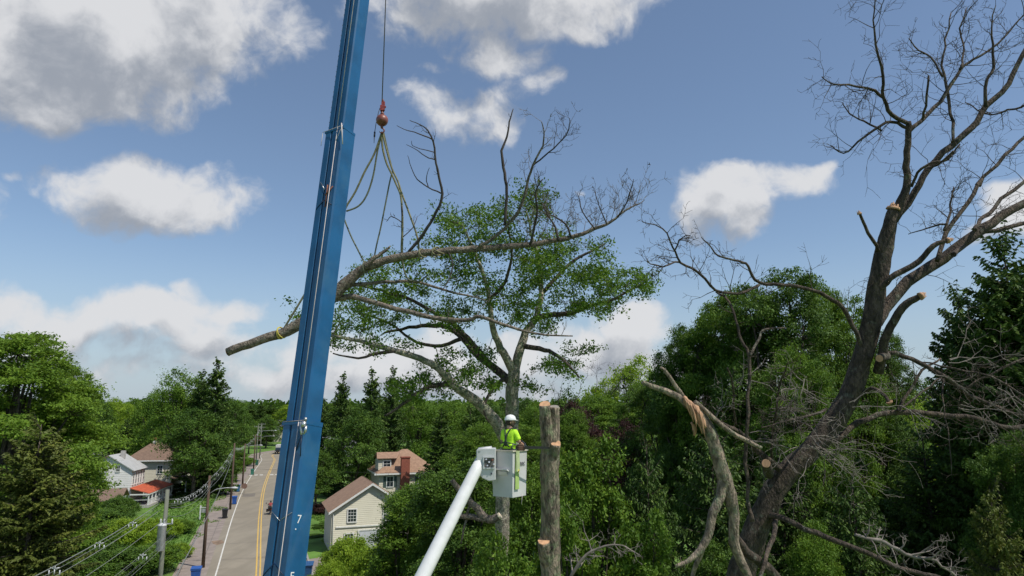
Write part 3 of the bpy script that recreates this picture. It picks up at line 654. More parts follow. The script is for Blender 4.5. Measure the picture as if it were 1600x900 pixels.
# ---------------------------------------------------------------- the big dead tree on the right
random.seed(21)
DT = 22.0
base = P(1150, 960, DT)
dead = empty('dead_tree', (0, 0, 0), 0, 'large bare dead tree leaning right with snapped limbs', 'dead tree')
trunk = [(1115, 1290, 40), (1128, 1080, 33), (1150, 930, 27), (1172, 855, 24.5), (1197, 793, 22.5), (1230, 738, 21), (1280, 688, 20.5), (1325, 622, 19.5), (1345, 565, 18.5), (1362, 500, 17), (1373, 430, 16), (1386, 372, 13.5), (1396, 326, 9)]
p, r_ = trace([(a, b, c * (.78 if b > 540 else .86)) for a, b, c in trunk], DT, 4, .05); mb = MB(); mb.tube(p, r_, 18, rough=.10)
mb.build('trunk', M['bark_dead'], dead)
DL = [ # main limbs: points, material, twig spacing, twig length, levels
 ([(1374, 395, 12), (1388, 350, 11.5), (1408, 315, 10.5), (1417, 284, 8.5), (1416, 249, 7.5), (1420, 215, 7), (1419, 190, 6)], 0, 9, .5, 1),
 ([(1419, 193, 6), (1393, 180, 5.5), (1381, 152, 4.5), (1379, 120, 4), (1369, 71, 3), (1366, 30, 2), (1369, -15, 1.3)], -1.2, .42, 1.5, 2),
 ([(1418, 200, 5), (1393, 190, 4), (1367, 202, 3.5), (1340, 222, 2.8), (1318, 240, 2), (1300, 228, 1.2)], -.4, .36, 1.3, 2),
 ([(1380, 152, 4.5), (1358, 138, 3.5), (1327, 132, 2.8), (1300, 131, 2), (1284, 120, 1.2)], -1.8, .33, 1.1, 2),
 ([(1378, 205, 3), (1350, 190, 2.4), (1328, 178, 1.8), (1316, 160, 1.1)], .4, .34, .9, 2),
 ([(1421, 205, 6), (1451, 178, 5.5), (1478, 147, 5), (1500, 109, 4), (1522, 92, 3.4), (1544, 80, 3), (1589, 36, 2), (1610, 10, 1.5)], .8, .42, 1.4, 2),
 ([(1489, 222, 4), (1488, 190, 4), (1480, 147, 4), (1473, 102, 3), (1478, 60, 2.4), (1486, 20, 1.4)], 1.5, .40, 1.2, 2),
 ([(1441, 186, 3.4), (1446, 165, 3.2), (1451, 118, 2.6)], -.5, .5, .6, 1),
 ([(1473, 120, 3), (1455, 90, 2.5), (1436, 78, 2), (1420, 60, 1.2)], .5, .34, 1.0, 2),
 ([(1500, 109, 3), (1506, 80, 2.5), (1500, 45, 2), (1510, 12, 1.2)], 1.6, .34, 1.1, 2),
 ([(1398, 345, 9), (1429, 302, 8.5), (1451, 262, 8.5), (1487, 227, 8.2), (1518, 200, 8), (1540, 167, 7.5), (1576, 133, 6.5), (1600, 84, 6), (1640, 20, 5), (1660, -40, 4)], .7, .9, 1.2, 2),
 ([(1540, 167, 5), (1542, 124, 4), (1553, 107, 4), (1551, 70, 3), (1549, 36, 2), (1556, 8, 1)], .2, .36, 1.2, 2),
 ([(1424, 292, 4), (1434, 270, 3.6), (1455, 255, 3.4), (1480, 250, 3), (1500, 225, 2)], -.6, .5, .8, 2),
 ([(1451, 262, 3.4), (1465, 258, 3.2), (1490, 236, 3)], -1.2, .45, .9, 2),
 ([(1368, 505, 14.9), (1383, 482, 14.2), (1418, 439, 13.5), (1472, 404, 12.8), (1523, 365, 11.6), (1560, 341, 10.2), (1600, 319, 9.4), (1680, 285, 8)], 1.2, 1.1, 1.1, 2),
 ([(1490, 398, 7), (1503, 383, 6.5), (1542, 363, 6), (1600, 350, 5.5), (1680, 340, 5)], 2.0, 1.2, .9, 2),
 ([(1464, 408, 6), (1480, 361, 6), (1511, 319, 5.5), (1534, 280, 5), (1527, 289, 4.8), (1571, 242, 4.5), (1600, 213, 4.2), (1660, 150, 4)], 1.8, .5, 1.3, 2),
 ([(1523, 360, 5.5), (1532, 345, 5.2), (1554, 323, 5), (1600, 282, 4.8), (1660, 240, 4.4)], 2.2, .6, 1.1, 2),
 ([(1475, 360, 4), (1484, 330, 3), (1489, 300, 2), (1490, 292, 1.4)], 1.2, .30, .8, 2),
 ([(1480, 350, 3), (1462, 352, 2.4), (1440, 360, 1.8), (1419, 366, 1)], .6, .34, .8, 2),
 ([(1600, 165, 3), (1575, 172, 2.6), (1540, 178, 2), (1508, 160, 1.2)], 2.4, .36, 1.0, 2),
 ([(1371, 462, 9), (1379, 447, 8.6), (1399, 429, 8), (1437, 408, 7.6), (1457, 385, 7), (1482, 375, 5)], -.8, 9, .3, 1),
 ([(1372, 392, 6), (1369, 385, 5), (1352, 354, 4.2), (1343, 332, 3.6)], -.6, 9, .2, 1),
 ([(1372, 582, 12), (1379, 547, 10.5), (1391, 512, 9.5), (1410, 481, 9), (1430, 467, 8), (1443, 460, 5)], -1.0, 9, .3, 1),
 ([(1352, 557, 6), (1337, 520, 6), (1317, 481, 6), (1290, 462, 5.5), (1259, 450, 5), (1224, 445, 4.8), (1185, 441, 4.2), (1172, 424, 3.8), (1166, 412, 3.4), (1147, 406, 3), (1123, 400, 2.4), (1110, 385, 1.8), (1096, 371, 1.2)], -1.6, .8, .9, 2),
 ([(1186, 445, 4), (1154, 458, 3.8), (1119, 454, 3.6), (1092, 425, 3.4), (1063, 410, 3.2), (1052, 385, 2.4), (1034, 357, 1.8), (1004, 347, 1)], -2.2, .36, .9, 2),
 ([(1063, 410, 2.8), (1034, 416, 2.2), (1011, 408, 1.2)], -2.5, .28, .7, 2),
 ([(1056, 395, 2.4), (1060, 375, 1.8), (1078, 368, 1.1)], -2.8, .28, .6, 2),
 ([(1119, 456, 3.2), (1139, 470, 3.2), (1150, 501, 3.4), (1158, 532, 3.8), (1170, 555, 4.4), (1170, 620, 4.8), (1166, 696, 5), (1168, 777, 5.2), (1176, 815, 6)], -1.8, 1.4, .7, 1),
 ([(1228, 512, 1.8), (1210, 513, 2.4), (1191, 516, 3), (1184, 535, 3.4), (1172, 556, 4)], -1.6, 1, .4, 1),
 ([(1305, 690, 9), (1329, 667, 8), (1360, 653, 7.6), (1406, 645, 7.4), (1472, 649, 7.2), (1522, 653, 6.6), (1561, 665, 6.2), (1600, 668, 6), (1680, 672, 5)], .6, .7, 1.3, 2),
 ([(1380, 556, 7), (1400, 552, 6.5), (1437, 567, 6), (1472, 586, 5.8), (1495, 603, 5.6), (1522, 622, 5.2), (1561, 637, 5), (1600, 652, 4.6), (1680, 665, 4)], -1.0, .5, 1.4, 2),
 ([(1402, 643, 5), (1418, 614, 4.4), (1441, 579, 3.6), (1470, 560, 2.4)], .4, .6, .9, 2),
 ([(1405, 640, 3), (1440, 610, 2.4), (1475, 590, 1.8)], 1.2, .5, .8, 2),
 ([(1345, 618, 5.5), (1362, 607, 5), (1380, 615, 4.8), (1391, 630, 4.6)], -1.2, 9, .3, 1),
 ([(1222, 735, 8), (1205, 722, 9), (1185, 705, 8), (1166, 684, 7.5), (1150, 672, 6.5), (1135, 665, 5.5), (1108, 649, 4), (1085, 634, 3)], -2.0, .6, .9, 2),
 ([(1197, 808, 8), (1210, 806, 7.8), (1228, 812, 7.5), (1259, 827, 7), (1313, 847, 7), (1367, 870, 6.5), (1406, 889, 6.2), (1464, 902, 6), (1540, 930, 5)], -2.6, 2.2, .7, 1),
 ([(1212, 808, 7), (1211, 820, 6.8), (1209, 835, 6.5), (1200, 860, 6), (1195, 880, 5.5), (1180, 940, 5)], -2.8, 9, .5, 1),
 ([(1290, 640, 4), (1262, 650, 3.4), (1230, 655, 2.8), (1190, 668, 2)], -2.4, .4, 1.0, 2),
 ([(1205, 725, 4), (1208, 690, 3.6), (1212, 640, 3.2), (1222, 590, 2.4), (1232, 565, 1.2)], -2.4, .4, 1.1, 2),
 ([(1148, 668, 3.4), (1146, 640, 3), (1145, 600, 2.6), (1137, 575, 2.2)], -2.2, 1, .4, 1),
 ([(1500, 600, 2.4), (1530, 575, 2.2), (1570, 560, 2), (1610, 545, 1.8)], -1.4, .5, .9, 2),
 ([(1472, 586, 2.4), (1474, 620, 2), (1480, 670, 1.8), (1487, 742, 1)], -1.4, .6, .6, 1),
 ([(1505, 610, 3), (1545, 585, 3), (1600, 560, 3.4)], -.4, .5, 1.0, 2),
 ([(1440, 566, 2), (1490, 575, 2.6), (1550, 590, 3), (1610, 625, 3)], -2, .5, 1.0, 2),
]
for pts, dz, sp, ln, lv in DL:
    n = len(pts); q = [(a, b, c * (.58 if pts[0][2] < 9.5 else .66), DT + dz * (i / (n - 1)) ** .8 * 1.1) for i, (a, b, c) in enumerate(pts)]
    # start the limb at the depth of the limb it leaves
    p, r_ = trace(q, None, 3, .10); mb = MB(); mb.tube(p, r_, 10 if pts[0][2] > 6 else 7, rough=.06)
    if sp < 8: twiggy(mb, p, r_, sp * .85, ln * 1.1, lv, frm=.12 if ln > .6 else .3, up=.06, maxr=.014, wander=.2)
    mb.build('limb', M['bark_dead'], dead)
# bundles of fine twigs standing out of the lower trunk
random.seed(4)
for (x, y, dx, dz_, n, ln) in ((1268, 694, 1.0, -.35, 16, 2.2), (1262, 680, .7, .1, 8, 1.8), (1245, 705, -.9, .25, 7, 1.6), (1290, 650, -1, .3, 8, 1.7), (1225, 660, .3, .6, 6, 1.4), (1330, 640, .9, .4, 5, 1.3), (1480, 575, .8, -.1, 9, 1.7), (1540, 640, .5, -.4, 7, 1.2), (1210, 640, .6, .2, 7, 1.5), (1180, 690, .8, .3, 6, 1.4), (1255, 600, -.4, .1, 7, 1.3), (1500, 630, .9, -.5, 7, 1.4), (1420, 640, .8, -.3, 7, 1.3), (1570, 600, .4, -.6, 7, 1.4), (1120, 655, .6, .7, 5, 1.0), (1160, 600, .5, .2, 5, 1.1)):
    mb = MB(); o = P(x, y, DT - 1.0)
    for _ in range(max(4, int(n * .6))):
        grow(mb, o + rv(.14), Vector((dx, random.uniform(-.8, .1), dz_)) + rv(.3), ln * random.uniform(.5, 1.2), .017, 2, -.02, 3, .27, .7)
    mb.build('twigs', M['twig_pale'], dead)
def cap_end(a, b, r0, parent, name='broken_end', m='split', ln=.16, n=9):
    """splintered raw wood at a snapped end: from point a onwards to b"""
    mb = MB(); d = (b - a).normalized(); s = d.orthogonal().normalized(); c = d.cross(s)
    mb.tube([a - d * .02, a + d * ln * .45], [r0 * 1.02, r0 * .85], 10)
    for k in range(n):
        th = 2 * PI * k / n; q = (s * math.cos(th) + c * math.sin(th)) * r0 * random.uniform(.2, .75)
        mb.tube([a + q, a + q * .9 + d * ln * random.uniform(.5, 1.5)], [r0 * .3, r0 * .06], 5)
    return mb.build(name, M[m], parent)
cap_end(P(1396, 327, DT), P(1399, 316, DT), .225, dead)
cap_end(P(1480, 376, DT - .88), P(1490, 374, DT - .9), .10, dead)
cap_end(P(1438, 463, DT - 1.1), P(1446, 459, DT - 1.1), .13, dead)
cap_end(P(1390, 628, DT - 1.3), P(1393, 633, DT - 1.3), .095, dead, ln=.08)
cap_end(P(1343, 334, DT - .66), P(1341, 328, DT - .66), .07, dead, m='split', ln=.08)
# sawn stubs on the trunk, with orange faces
for (x, y, dx, dy, r0) in ((1374, 560, -6, 4, .12), (1197, 724, 2, -6, .13)):
    a = P(x + 10 if x > 1300 else x + 4, y - 4 if x > 1300 else y + 16, DT - .1); b = P(x, y, DT - .75 if x > 1300 else DT - 2.2)
    mb = MB(); mb.tube([a, b], [r0 * 1.3, r0], 12, rough=.05); mb.build('stub', M['bark_dead'], dead)
    d = (b - a).normalized(); mb = MB(); mb.tube([b, b + d * .012], [r0 * .93, r0 * .9], 14, rough=.03); mb.build('cut_face', M['split'], dead)
# the snapped limb hanging down from its tear
random.seed(31)
hang = empty('hanging_limb', (0, 0, 0), 0, 'snapped pale limb hanging beside the dead trunk, torn orange wood at its top', 'broken limb')
HL = [([(1082, 632, 10), (1095, 652, 10), (1108, 674, 10), (1119, 703, 10.5), (1131, 746, 11), (1141, 773, 9.5), (1147, 808, 8.5), (1147, 847, 8), (1158, 878, 7), (1172, 905, 6), (1182, 940, 4)], 0),
      ([(1131, 746, 9), (1125, 777, 7.8), (1114, 802, 7), (1106, 839, 6.6), (1088, 866, 5), (1072, 878, 3.5), (1056, 885, 2.5)], -.5),
      ([(1106, 836, 5), (1096, 862, 4.5), (1084, 892, 3.5), (1080, 915, 2)], .4),
      ([(1147, 834, 5.5), (1166, 862, 7), (1190, 880, 7.5), (1216, 905, 8), (1240, 940, 8)], .9)]
for i, (pts, dz) in enumerate(HL):
    n = len(pts); q = [(a, b, c, DT - 2.6 + dz * j / (n - 1)) for j, (a, b, c) in enumerate(pts)]
    p, r_ = trace(q, None, 3, .06); mb = MB(); mb.tube(p, r_, 10, rough=.07)
    if i in (1, 2): twiggy(mb, p, r_, .5, .6, 1, frm=.6, up=-.05)
    mb.build('branch' if i else 'main_stem', M['lichen_bark'] if i != 3 else M['bark_dead'], hang)
for pts in ([(1076, 634, 6.5), (1060, 620, 5.5), (1040, 611, 5), (1020, 604, 4), (1003, 597, 3)], [(1074, 632, 4), (1062, 612, 3.4), (1048, 592, 3), (1038, 578, 2.6), (1031, 574, 2)], [(1085, 628, 4), (1100, 640, 4), (1125, 662, 4), (1150, 680, 3.6), (1190, 700, 3)]):
    p, r_ = trace(pts, DT - 2.7, 3, .05); mb = MB(); mb.tube(p, r_, 8, rough=.06); mb.build('branch', M['lichen_bark'], hang)
mb = MB(); p, r_ = trace([(1068, 620, 2.5), (1075, 630, 5.5), (1084, 640, 7.5), (1094, 655, 6), (1103, 668, 2)], DT - 2.78, 3, .10); mb.tube(p, r_, 11, rough=.3)
for k in range(6):
    x = 1070 + k * 4.5; p, r_ = trace([(x, 622 + k * 4 + random.uniform(-5, 3), 1), (x + 4, 634 + k * 5, 2.2), (x + 9, 648 + k * 6 + random.uniform(0, 8), .6)], DT - 2.9 - .03 * (k % 3), 2, .1); mb.tube(p, r_, 5, rough=.3)
mb.build('torn_wood', M['split'], hang)
mb = MB()
p, r_ = trace([(1080, 660, 1.5), (1086, 670, 4), (1085, 681, 1.5)], DT - 2.5, 2, .1); mb.tube(p, r_, 7, rough=.1); mb.build('torn_wood', M['split'], hang)
# loose bare brush low on the right
br = empty('dead_branch', (0, 0, 0), 0, 'pale twiggy dead branch lying over the dark shrubs at the lower right', 'dead branch')
p, r_ = trace([(1336, 835, 2.4), (1360, 842, 3), (1383, 847, 3.4), (1414, 866, 3), (1440, 872, 2.6), (1460, 876, 2), (1495, 902, 1.6)], 20.5, 3, .12); mb = MB(); mb.tube(p, r_, 6)
twiggy(mb, p, r_, .13, .8, 2, up=.12, frm=.05, kids=3); mb.build('stem', M['twig_pale'], br)
br2 = empty('dead_branch', (0, 0, 0), 0, 'grey leafless brush at the bottom edge right of the topped trunk', 'dead branch')
p, r_ = trace([(890, 905, 3), (905, 880, 2.6), (925, 862, 2), (960, 850, 1.4), (1000, 868, 1)], 18.5, 3, .12); mb = MB(); mb.tube(p, r_, 6)
twiggy(mb, p, r_, .16, .7, 2, up=.05, frm=.05); mb.build('stem', M['twig_pale'], br2)
br3 = empty('dead_branch', (0, 0, 0), 0, 'fine bare branches poking out of the copper beech top', 'dead branch')
mb = MB()
for x, y in ((900, 625), (930, 612), (955, 618), (985, 622), (870, 640), (1010, 640)):
    grow(mb, PY(x, y, 57), Vector((random.uniform(-.6, .6), 0, .6)), 2.4, .03, 3, .1, 4, .2, .9)
mb.build('stem', M['twig'], br3)

# ---------------------------------------------------------------- live oak-like tree in the middle
random.seed(12)
DO = 27.0
oak = empty('oak_tree', (0, 0, 0), 0, 'wide sparse crowned oak with pale trunk behind the bucket', 'oak tree')
OT = [([(782, 1290, 14, 27), (783, 1050, 13, 27), (784, 900, 12, 27), (787, 800, 11.5, 27), (790, 720, 11.5, 27), (800, 655, 11, 27), (800, 620, 10.5, 27), (803, 588, 10, 27), (804, 572, 9, 27)], 'bark_pale'),
 ([(797, 700, 9, 27), (782, 672, 9.5, 26.9), (766, 648, 8.5, 26.7), (742, 626, 8, 26.4), (708, 600, 6.5, 26.1), (685, 575, 5.5, 25.8), (655, 560, 5, 25.5), (620, 548, 4.5, 25), (575, 536, 3.5, 24.8), (535, 527, 2.5, 24.5), (490, 522, 1.5, 24.4)], 'bark_pale'),
 ([(804, 580, 8, 27), (813, 545, 7, 27.1), (822, 518, 6, 27.3), (838, 495, 5, 27.6), (846, 455, 4, 28), (842, 410, 3, 28.2), (830, 365, 2, 28.4), (822, 330, 1.2, 28.4)], 'bark_pale'),
 ([(803, 582, 7.5, 27), (790, 558, 6.5, 26.8), (778, 535, 5.5, 26.5), (768, 505, 4.5, 26.2), (765, 470, 3.6, 26), (756, 430, 3, 25.8), (740, 390, 2.2, 25.6), (722, 350, 1.4, 25.5)], 'bark_pale'),
 ([(800, 600, 7, 27), (772, 575, 6, 27.3), (745, 553, 5.5, 27.8), (725, 530, 4.6, 28.2), (700, 512, 4, 28.4), (668, 508, 3.4, 28.8), (640, 512, 2.6, 29), (600, 520, 1.6, 29.2)], 'bark'),
 ([(770, 573, 5, 27.3), (740, 540, 4.2, 27), (712, 510, 3.8, 26.6), (680, 490, 3.2, 26.4), (645, 470, 2.6, 26.2), (600, 455, 2, 26), (555, 445, 1.3, 25.8)], 'bark'),
 ([(838, 497, 5, 27.6), (862, 492, 4.4, 27.3), (885, 490, 3.8, 27), (912, 482, 3, 26.8), (950, 470, 2.4, 26.6), (985, 452, 1.8, 26.4), (1010, 440, 1, 26.3)], 'bark'),
 ([(845, 460, 3.6, 28), (872, 430, 3, 28.2), (900, 405, 2.4, 28.4), (930, 390, 1.6, 28.5), (946, 380, 1, 28.5)], 'bark'),
 ([(816, 540, 4.5, 27.1), (842, 545, 4, 26.8), (866, 552, 3.2, 26.4), (890, 572, 2.2, 26), (905, 590, 1.2, 26)], 'bark'),
 ([(795, 590, 4, 27), (775, 600, 3.4, 26.8), (762, 620, 2.6, 26.6), (756, 640, 1.6, 26.4), (764, 660, 1, 26.3)], 'bark'),
 ([(708, 600, 4.2, 26.1), (680, 602, 4, 25.9), (655, 612, 3.4, 25.6), (630, 632, 2.6, 25.4), (600, 650, 1.4, 25)], 'bark'),
 ([(620, 548, 3, 25), (590, 552, 2.6, 24.7), (560, 560, 1.8, 24.4), (520, 552, 1, 24.2)], 'bark'),
 ([(765, 470, 3, 26), (790, 440, 2.6, 25.6), (800, 400, 2, 25.3), (795, 360, 1.2, 25)], 'bark'),
 ([(720, 530, 3.4, 28), (690, 540, 3, 28.3), (650, 535, 2.4, 28.8), (600, 500, 1.6, 29.4), (560, 490, 1.2, 29.8)], 'bark')]
nodes = []
for pts, bk in OT:
    p, r_ = trace(pts, None, 3, .09); mb = MB(); mb.tube(p, r_, 10 if pts[0][2] > 6 else 7, rough=.05)
    mb.build('trunk' if pts[0][2] > 11 else 'limb', M[bk], oak)
    if pts[0][2] < 11: nodes += [(Vector(a), b) for a, b in zip(p, r_) if b < .16]
OE = [(640, 435, 90, 34, 13), (575, 470, 55, 24, 9), (560, 505, 60, 16, 7), (720, 365, 52, 42, 15), (690, 410, 60, 32, 9), (775, 340, 40, 30, 7), (830, 325, 36, 26, 8), (850, 375, 55, 34, 10), (800, 420, 60, 44, 13),
      (880, 425, 56, 30, 12), (930, 440, 50, 26, 12), (980, 448, 38, 20, 9), (1000, 430, 20, 14, 3), (945, 388, 14, 16, 3), (860, 475, 60, 28, 10), (760, 470, 60, 34, 12), (830, 505, 40, 18, 5), (720, 505, 46, 24, 6),
      (690, 590, 40, 16, 5), (730, 560, 46, 22, 7), (640, 600, 36, 18, 4), (600, 540, 46, 12, 4), (880, 575, 34, 14, 5), (905, 545, 26, 10, 2), (740, 600, 34, 18, 4), (520, 520, 26, 22, 4), (590, 425, 30, 14, 4), (930, 480, 44, 14, 5), (470, 495, 12, 8, 2), (660, 620, 30, 14, 4), (830, 590, 16, 20, 3), (610, 485, 50, 20, 6)]
cl = []; tw = MB()
tg = []
for (x, y, ax, ay, n) in OE:
    for _ in range(int(n * 1.6)):
        a = random.uniform(0, 6.28); q = math.sqrt(random.random()); tg.append(P(x + ax * q * math.cos(a), y + ay * q * math.sin(a), DO + random.uniform(-2.8, 2.8)))
def nd(t): return min(range(len(nodes)), key=lambda i: (nodes[i][0] - t).length_squared)
tg.sort(key=lambda t: min((n_[0] - t).length for n_ in nodes[::2]))
for t in tg:
    i = nd(t); a, ra = nodes[i]; L_ = (t - a).length
    pts = [a]; m = 4
    for k in range(1, m + 1): pts.append(a.lerp(t, k / m) + rv(.05 * L_ / 1.5) + Vector((0, 0, .10 * L_ * math.sin(PI * k / m))))
    r0 = min(ra * .7, .012 + .012 * L_); rr = [r0 * (1 - .75 * k / m) for k in range(m + 1)]
    tw.tube(pts, rr, 4, cap=False)
    for k in range(1, m + 1): nodes.append((pts[k], max(.008, rr[k])))
    cl.append(pts[-1])
    for _ in range(3):
        e = pts[-1] + Vector((random.gauss(0, .30), random.gauss(0, .30), random.gauss(.04, .20))); s0 = pts[random.choice((2, 3))]
        tw.tube([s0, s0.lerp(e, .5) + rv(.03), e], [.010, .007, .004], 3, cap=False); cl.append(e)
tw.build('twigs', M['bark'], oak)
C = np.array([tuple(c) for c in cl]); v, f, val = leaves(C, .30, .6, 34, .13, upw=.45, outw=.2, rnd=.8, asp=.5)
mesh_np('crown', v, f, M['oak'], oak, attr=val)
# snapped dead branch stuck by the oak trunk
sb = empty('broken_branch', (0, 0, 0), 0, 'brown broken branch lodged against the oak trunk below the bucket', 'broken branch')
for pts in ([(706, 750, 4), (722, 770, 4.5), (745, 795, 6), (764, 812, 6.5), (780, 806, 5)], [(718, 806, 4), (740, 808, 4.6), (766, 812, 5)], [(735, 790, 2.4), (728, 812, 2), (720, 850, 1)]):
    p, r_ = trace(pts, 25.6, 3, .12); mb = MB(); mb.tube(p, r_, 8, rough=.1); mb.build('branch', M['bark_log'], sb)
p, r_ = trace([(779, 807, 5.2), (782, 805, 4.8)], 25.5); mb = MB(); mb.tube(p, r_, 9); mb.build('cut_face', mat('fresh_wood', (.75, .62, .45), .8, .1, 9), sb)

# ---------------------------------------------------------------- topped trunk the worker is cutting
random.seed(8)
DS = 16.6
spar = empty('topped_trunk', (0, 0, 0), 0, 'thick mossy trunk with its top and limbs sawn off right of the worker', 'tree trunk')
def stem(pts, n=16, rough=.09, name='trunk', m='bark_pale', sub=4, par=spar):
    p, r_ = trace(pts, None, sub, .03); mb = MB(); mb.tube(p, r_, n, rough=rough); return mb.build(name, M[m], par)
M['spar'] = mat('mossy_bark', (.235, .185, .135), .95, .5, 7, 1.0, 24, col2=(.19, .215, .12), c2pos=(.48, .64), stretch=(1, 1, .3))
stem([(868, 1320, 17, DS), (864, 1050, 16, DS), (861, 900, 15.5, DS), (860, 830, 15, DS), (859, 760, 14.5, DS), (859, 715, 15, DS), (862, 690, 13, DS), (865, 660, 9, DS), (866, 636, 8.2, DS)], m='spar')
stem([(859, 712, 12, DS - .02), (856, 690, 10.5, DS - .06), (853, 660, 9.5, DS - .1), (851, 633, 8.5, DS - .14)], 12, name='stub', m='spar')
stem([(862, 720, 9, DS), (866, 707, 8, DS - .14), (868.5, 694, 7.6, DS - .2)], 10, name='stub', m='spar')
stem([(858, 885, 12, DS), (852, 866, 11, DS - .12), (849.5, 846, 9.5, DS - .2)], 12, name='stub', m='spar')
for (x, y, r0, d, tilt) in ((851, 632, .132, DS - .14, (-.25, -.75, 1)), (868.5, 693, .118, DS - .2, (.1, -.9, 1)), (849.5, 845, .145, DS - .2, (-.1, -.55, 1))):
    o = P(x, y, d); t = Vector(tilt).normalized(); mb = MB(); mb.tube([o - t * .05, o + t * .012], [r0 * .98, r0 * .97], 16, rough=.05); mb.build('cut_face', M['cut'], spar)
o = P(866, 636, DS); mb = MB(); mb.tube([o, o + Vector((0, -.004, .012))], [.125, .12], 14, rough=.04); mb.build('cut_face', mat('weathered_cut', (.27, .24, .2), .9, .15, 8), spar)
o = P(862, 856, DS - .23); mb = MB(); mb.tube([o, o + Vector((0, -.03, 0))], [.045, .03], 8); mb.build('knot', mat('knot_hole', (.02, .015, .01), .9), spar)

# ---------------------------------------------------------------- the limb hanging from the crane
random.seed(17)
DLm = 23.5
limb = empty('cut_limb', (0, 0, 0), 0, 'long bare sawn limb slung from the crane hook by straps', 'tree limb')
ML = [([(356, 550, 8.6), (390, 537, 9), (420, 527, 9.6), (440, 521, 10), (465, 508, 12), (500, 482, 13), (525, 458, 13), (545, 438, 11.5), (570, 419, 9.5), (600, 407, 8.5), (650, 397, 7.6), (700, 392, 7.2), (760, 388, 6.4), (820, 383, 5.6), (865, 376, 5), (900, 369, 4.5), (930, 357, 3.5), (955, 347, 2.8), (975, 330, 2), (1000, 318, 1.2)], 0, 9, 0, 0),
 ([(520, 468, 8), (548, 463, 7), (565, 467, 6.2), (620, 483, 5.8), (680, 497, 5.3), (730, 500, 4.8), (750, 495, 4.4), (790, 508, 3.6), (830, 520, 2.6), (895, 525, 1.4)], -1.2, 1.0, .8, 1),
 ([(538, 447, 5), (575, 443, 4.4), (600, 441, 4), (650, 440, 3.6), (690, 452, 2.8), (730, 462, 2.2), (762, 470, 1.2)], .9, .7, .7, 1),
 ([(637, 396, 4), (662, 365, 3.8), (677, 340, 3.4), (690, 312, 3.4), (688, 285, 3), (682, 255, 2.6), (677, 222, 2.2), (668, 203, 1.8), (655, 194, 1.2), (640, 188, .8)], -.6, .8, .4, 1),
 ([(676, 218, 1.8), (655, 209, 1.4), (632, 202, .9), (620, 196, .6)], -.7, 9, 0, 0), ([(681, 250, 1.6), (664, 244, 1.2), (648, 232, .9), (635, 226, .6)], -.7, 9, 0, 0),
 ([(689, 302, 1.9), (668, 292, 1.6), (652, 280, 1.3), (643, 262, .9), (637, 243, .6)], -.5, 9, 0, 0), ([(679, 238, 1.4), (663, 234, 1), (645, 228, .8), (643, 220, .5)], -.6, 9, 0, 0), ([(669, 292, 1.2), (666, 278, 1), (671, 262, .6)], -.5, 9, 0, 0),
 ([(748, 386, 4.6), (772, 372, 4.2), (795, 350, 4), (813, 325, 3.8), (823, 290, 3.4), (833, 258, 2.8), (848, 228, 2.2), (850, 205, 1.6), (846, 190, 1)], -.8, .7, .9, 2),
 ([(789, 352, 3.4), (791, 320, 3.4), (791, 290, 3.4), (787, 262, 3.4), (784, 236, 3), (792, 213, 2.4), (796, 190, 1.8), (802, 170, 1)], .4, 1.4, .3, 1),
 ([(833, 258, 2), (850, 245, 1.8), (872, 225, 1.5), (888, 205, 1.2), (890, 185, .7)], -1.0, .30, .8, 2),
 ([(828, 383, 3.2), (836, 350, 2.8), (840, 325, 2.4), (836, 300, 2), (848, 280, 1.4)], -.9, .5, .8, 2),
 ([(872, 376, 3), (868, 355, 2.4), (855, 335, 2), (848, 318, 1.4)], .5, .4, .8, 2),
 ([(893, 371, 2.6), (884, 350, 2.2), (866, 338, 1.8), (850, 334, 1)], -.5, .34, .7, 2),
 ([(930, 358, 1.8), (910, 330, 1.5), (905, 310, 1)], .3, .34, .8, 2),
 ([(965, 340, 1.8), (978, 318, 1.6), (985, 298, 1.3), (990, 280, .8)], -.2, .3, .5, 2),
 ([(948, 350, 1.5), (935, 320, 1.2), (930, 300, .8)], .2, .3, .6, 2),
 ([(700, 392, 2), (708, 415, 1.8), (700, 440, 1.4), (690, 455, 1)], -.4, .5, .4, 1),
 ([(628, 322, 1.6), (629, 345, 2.4), (628, 375, 3), (629, 402, 3.2)], .5, .5, .35, 1),
 ([(628, 348, 1.2), (612, 338, 1), (604, 346, .7)], .4, .4, .25, 1),
 ([(630, 370, 1.2), (645, 356, 1), (652, 338, .7)], .5, .4, .3, 1)]
for j, (pts, dz, sp, ln, lv) in enumerate(ML):
    n = len(pts); q = [(a, b, c * (.66 if j else .76), DLm + dz * (i / (n - 1)) + (.0 if j else -.6 + 1.2 * i / (n - 1))) for i, (a, b, c) in enumerate(pts)]
    p, r_ = trace(q, None, 3, .07); mb = MB(); mb.tube(p, r_, 12 if j == 0 else 8, rough=.06)
    if sp < 8: twiggy(mb, p, r_, sp * .6, ln * 1.1, lv, frm=.3, up=.14, maxr=.014)
    if j == 0: twiggy(mb, p[38:], r_[38:], .17, 1.35, 2, frm=.0, up=.2, maxr=.013, kids=4, spread=.7)
    mb.build('main_stem' if j == 0 else 'branch', M['bark_log'] if pts[0][2] > 4.2 else M['twig'], limb)
a = P(356, 550, DLm - .6); b = P(390, 537, DLm - .6); d = (a - b).normalized(); mb = MB(); mb.tube([a, a + d * .012], [.142, .138], 16, rough=.04); mb.build('cut_face', mat('old_cut', (.16, .11, .075), .9, .3, 8), limb)
p, r_ = trace([(570, 418, 4.5), (582, 406, 4), (596, 396, 3), (610, 384, 1)], DLm - .3, 3, .1); mb = MB(); mb.tube(p, r_, 6, rough=.2); mb.build('splinter', M['bark_log'], limb)

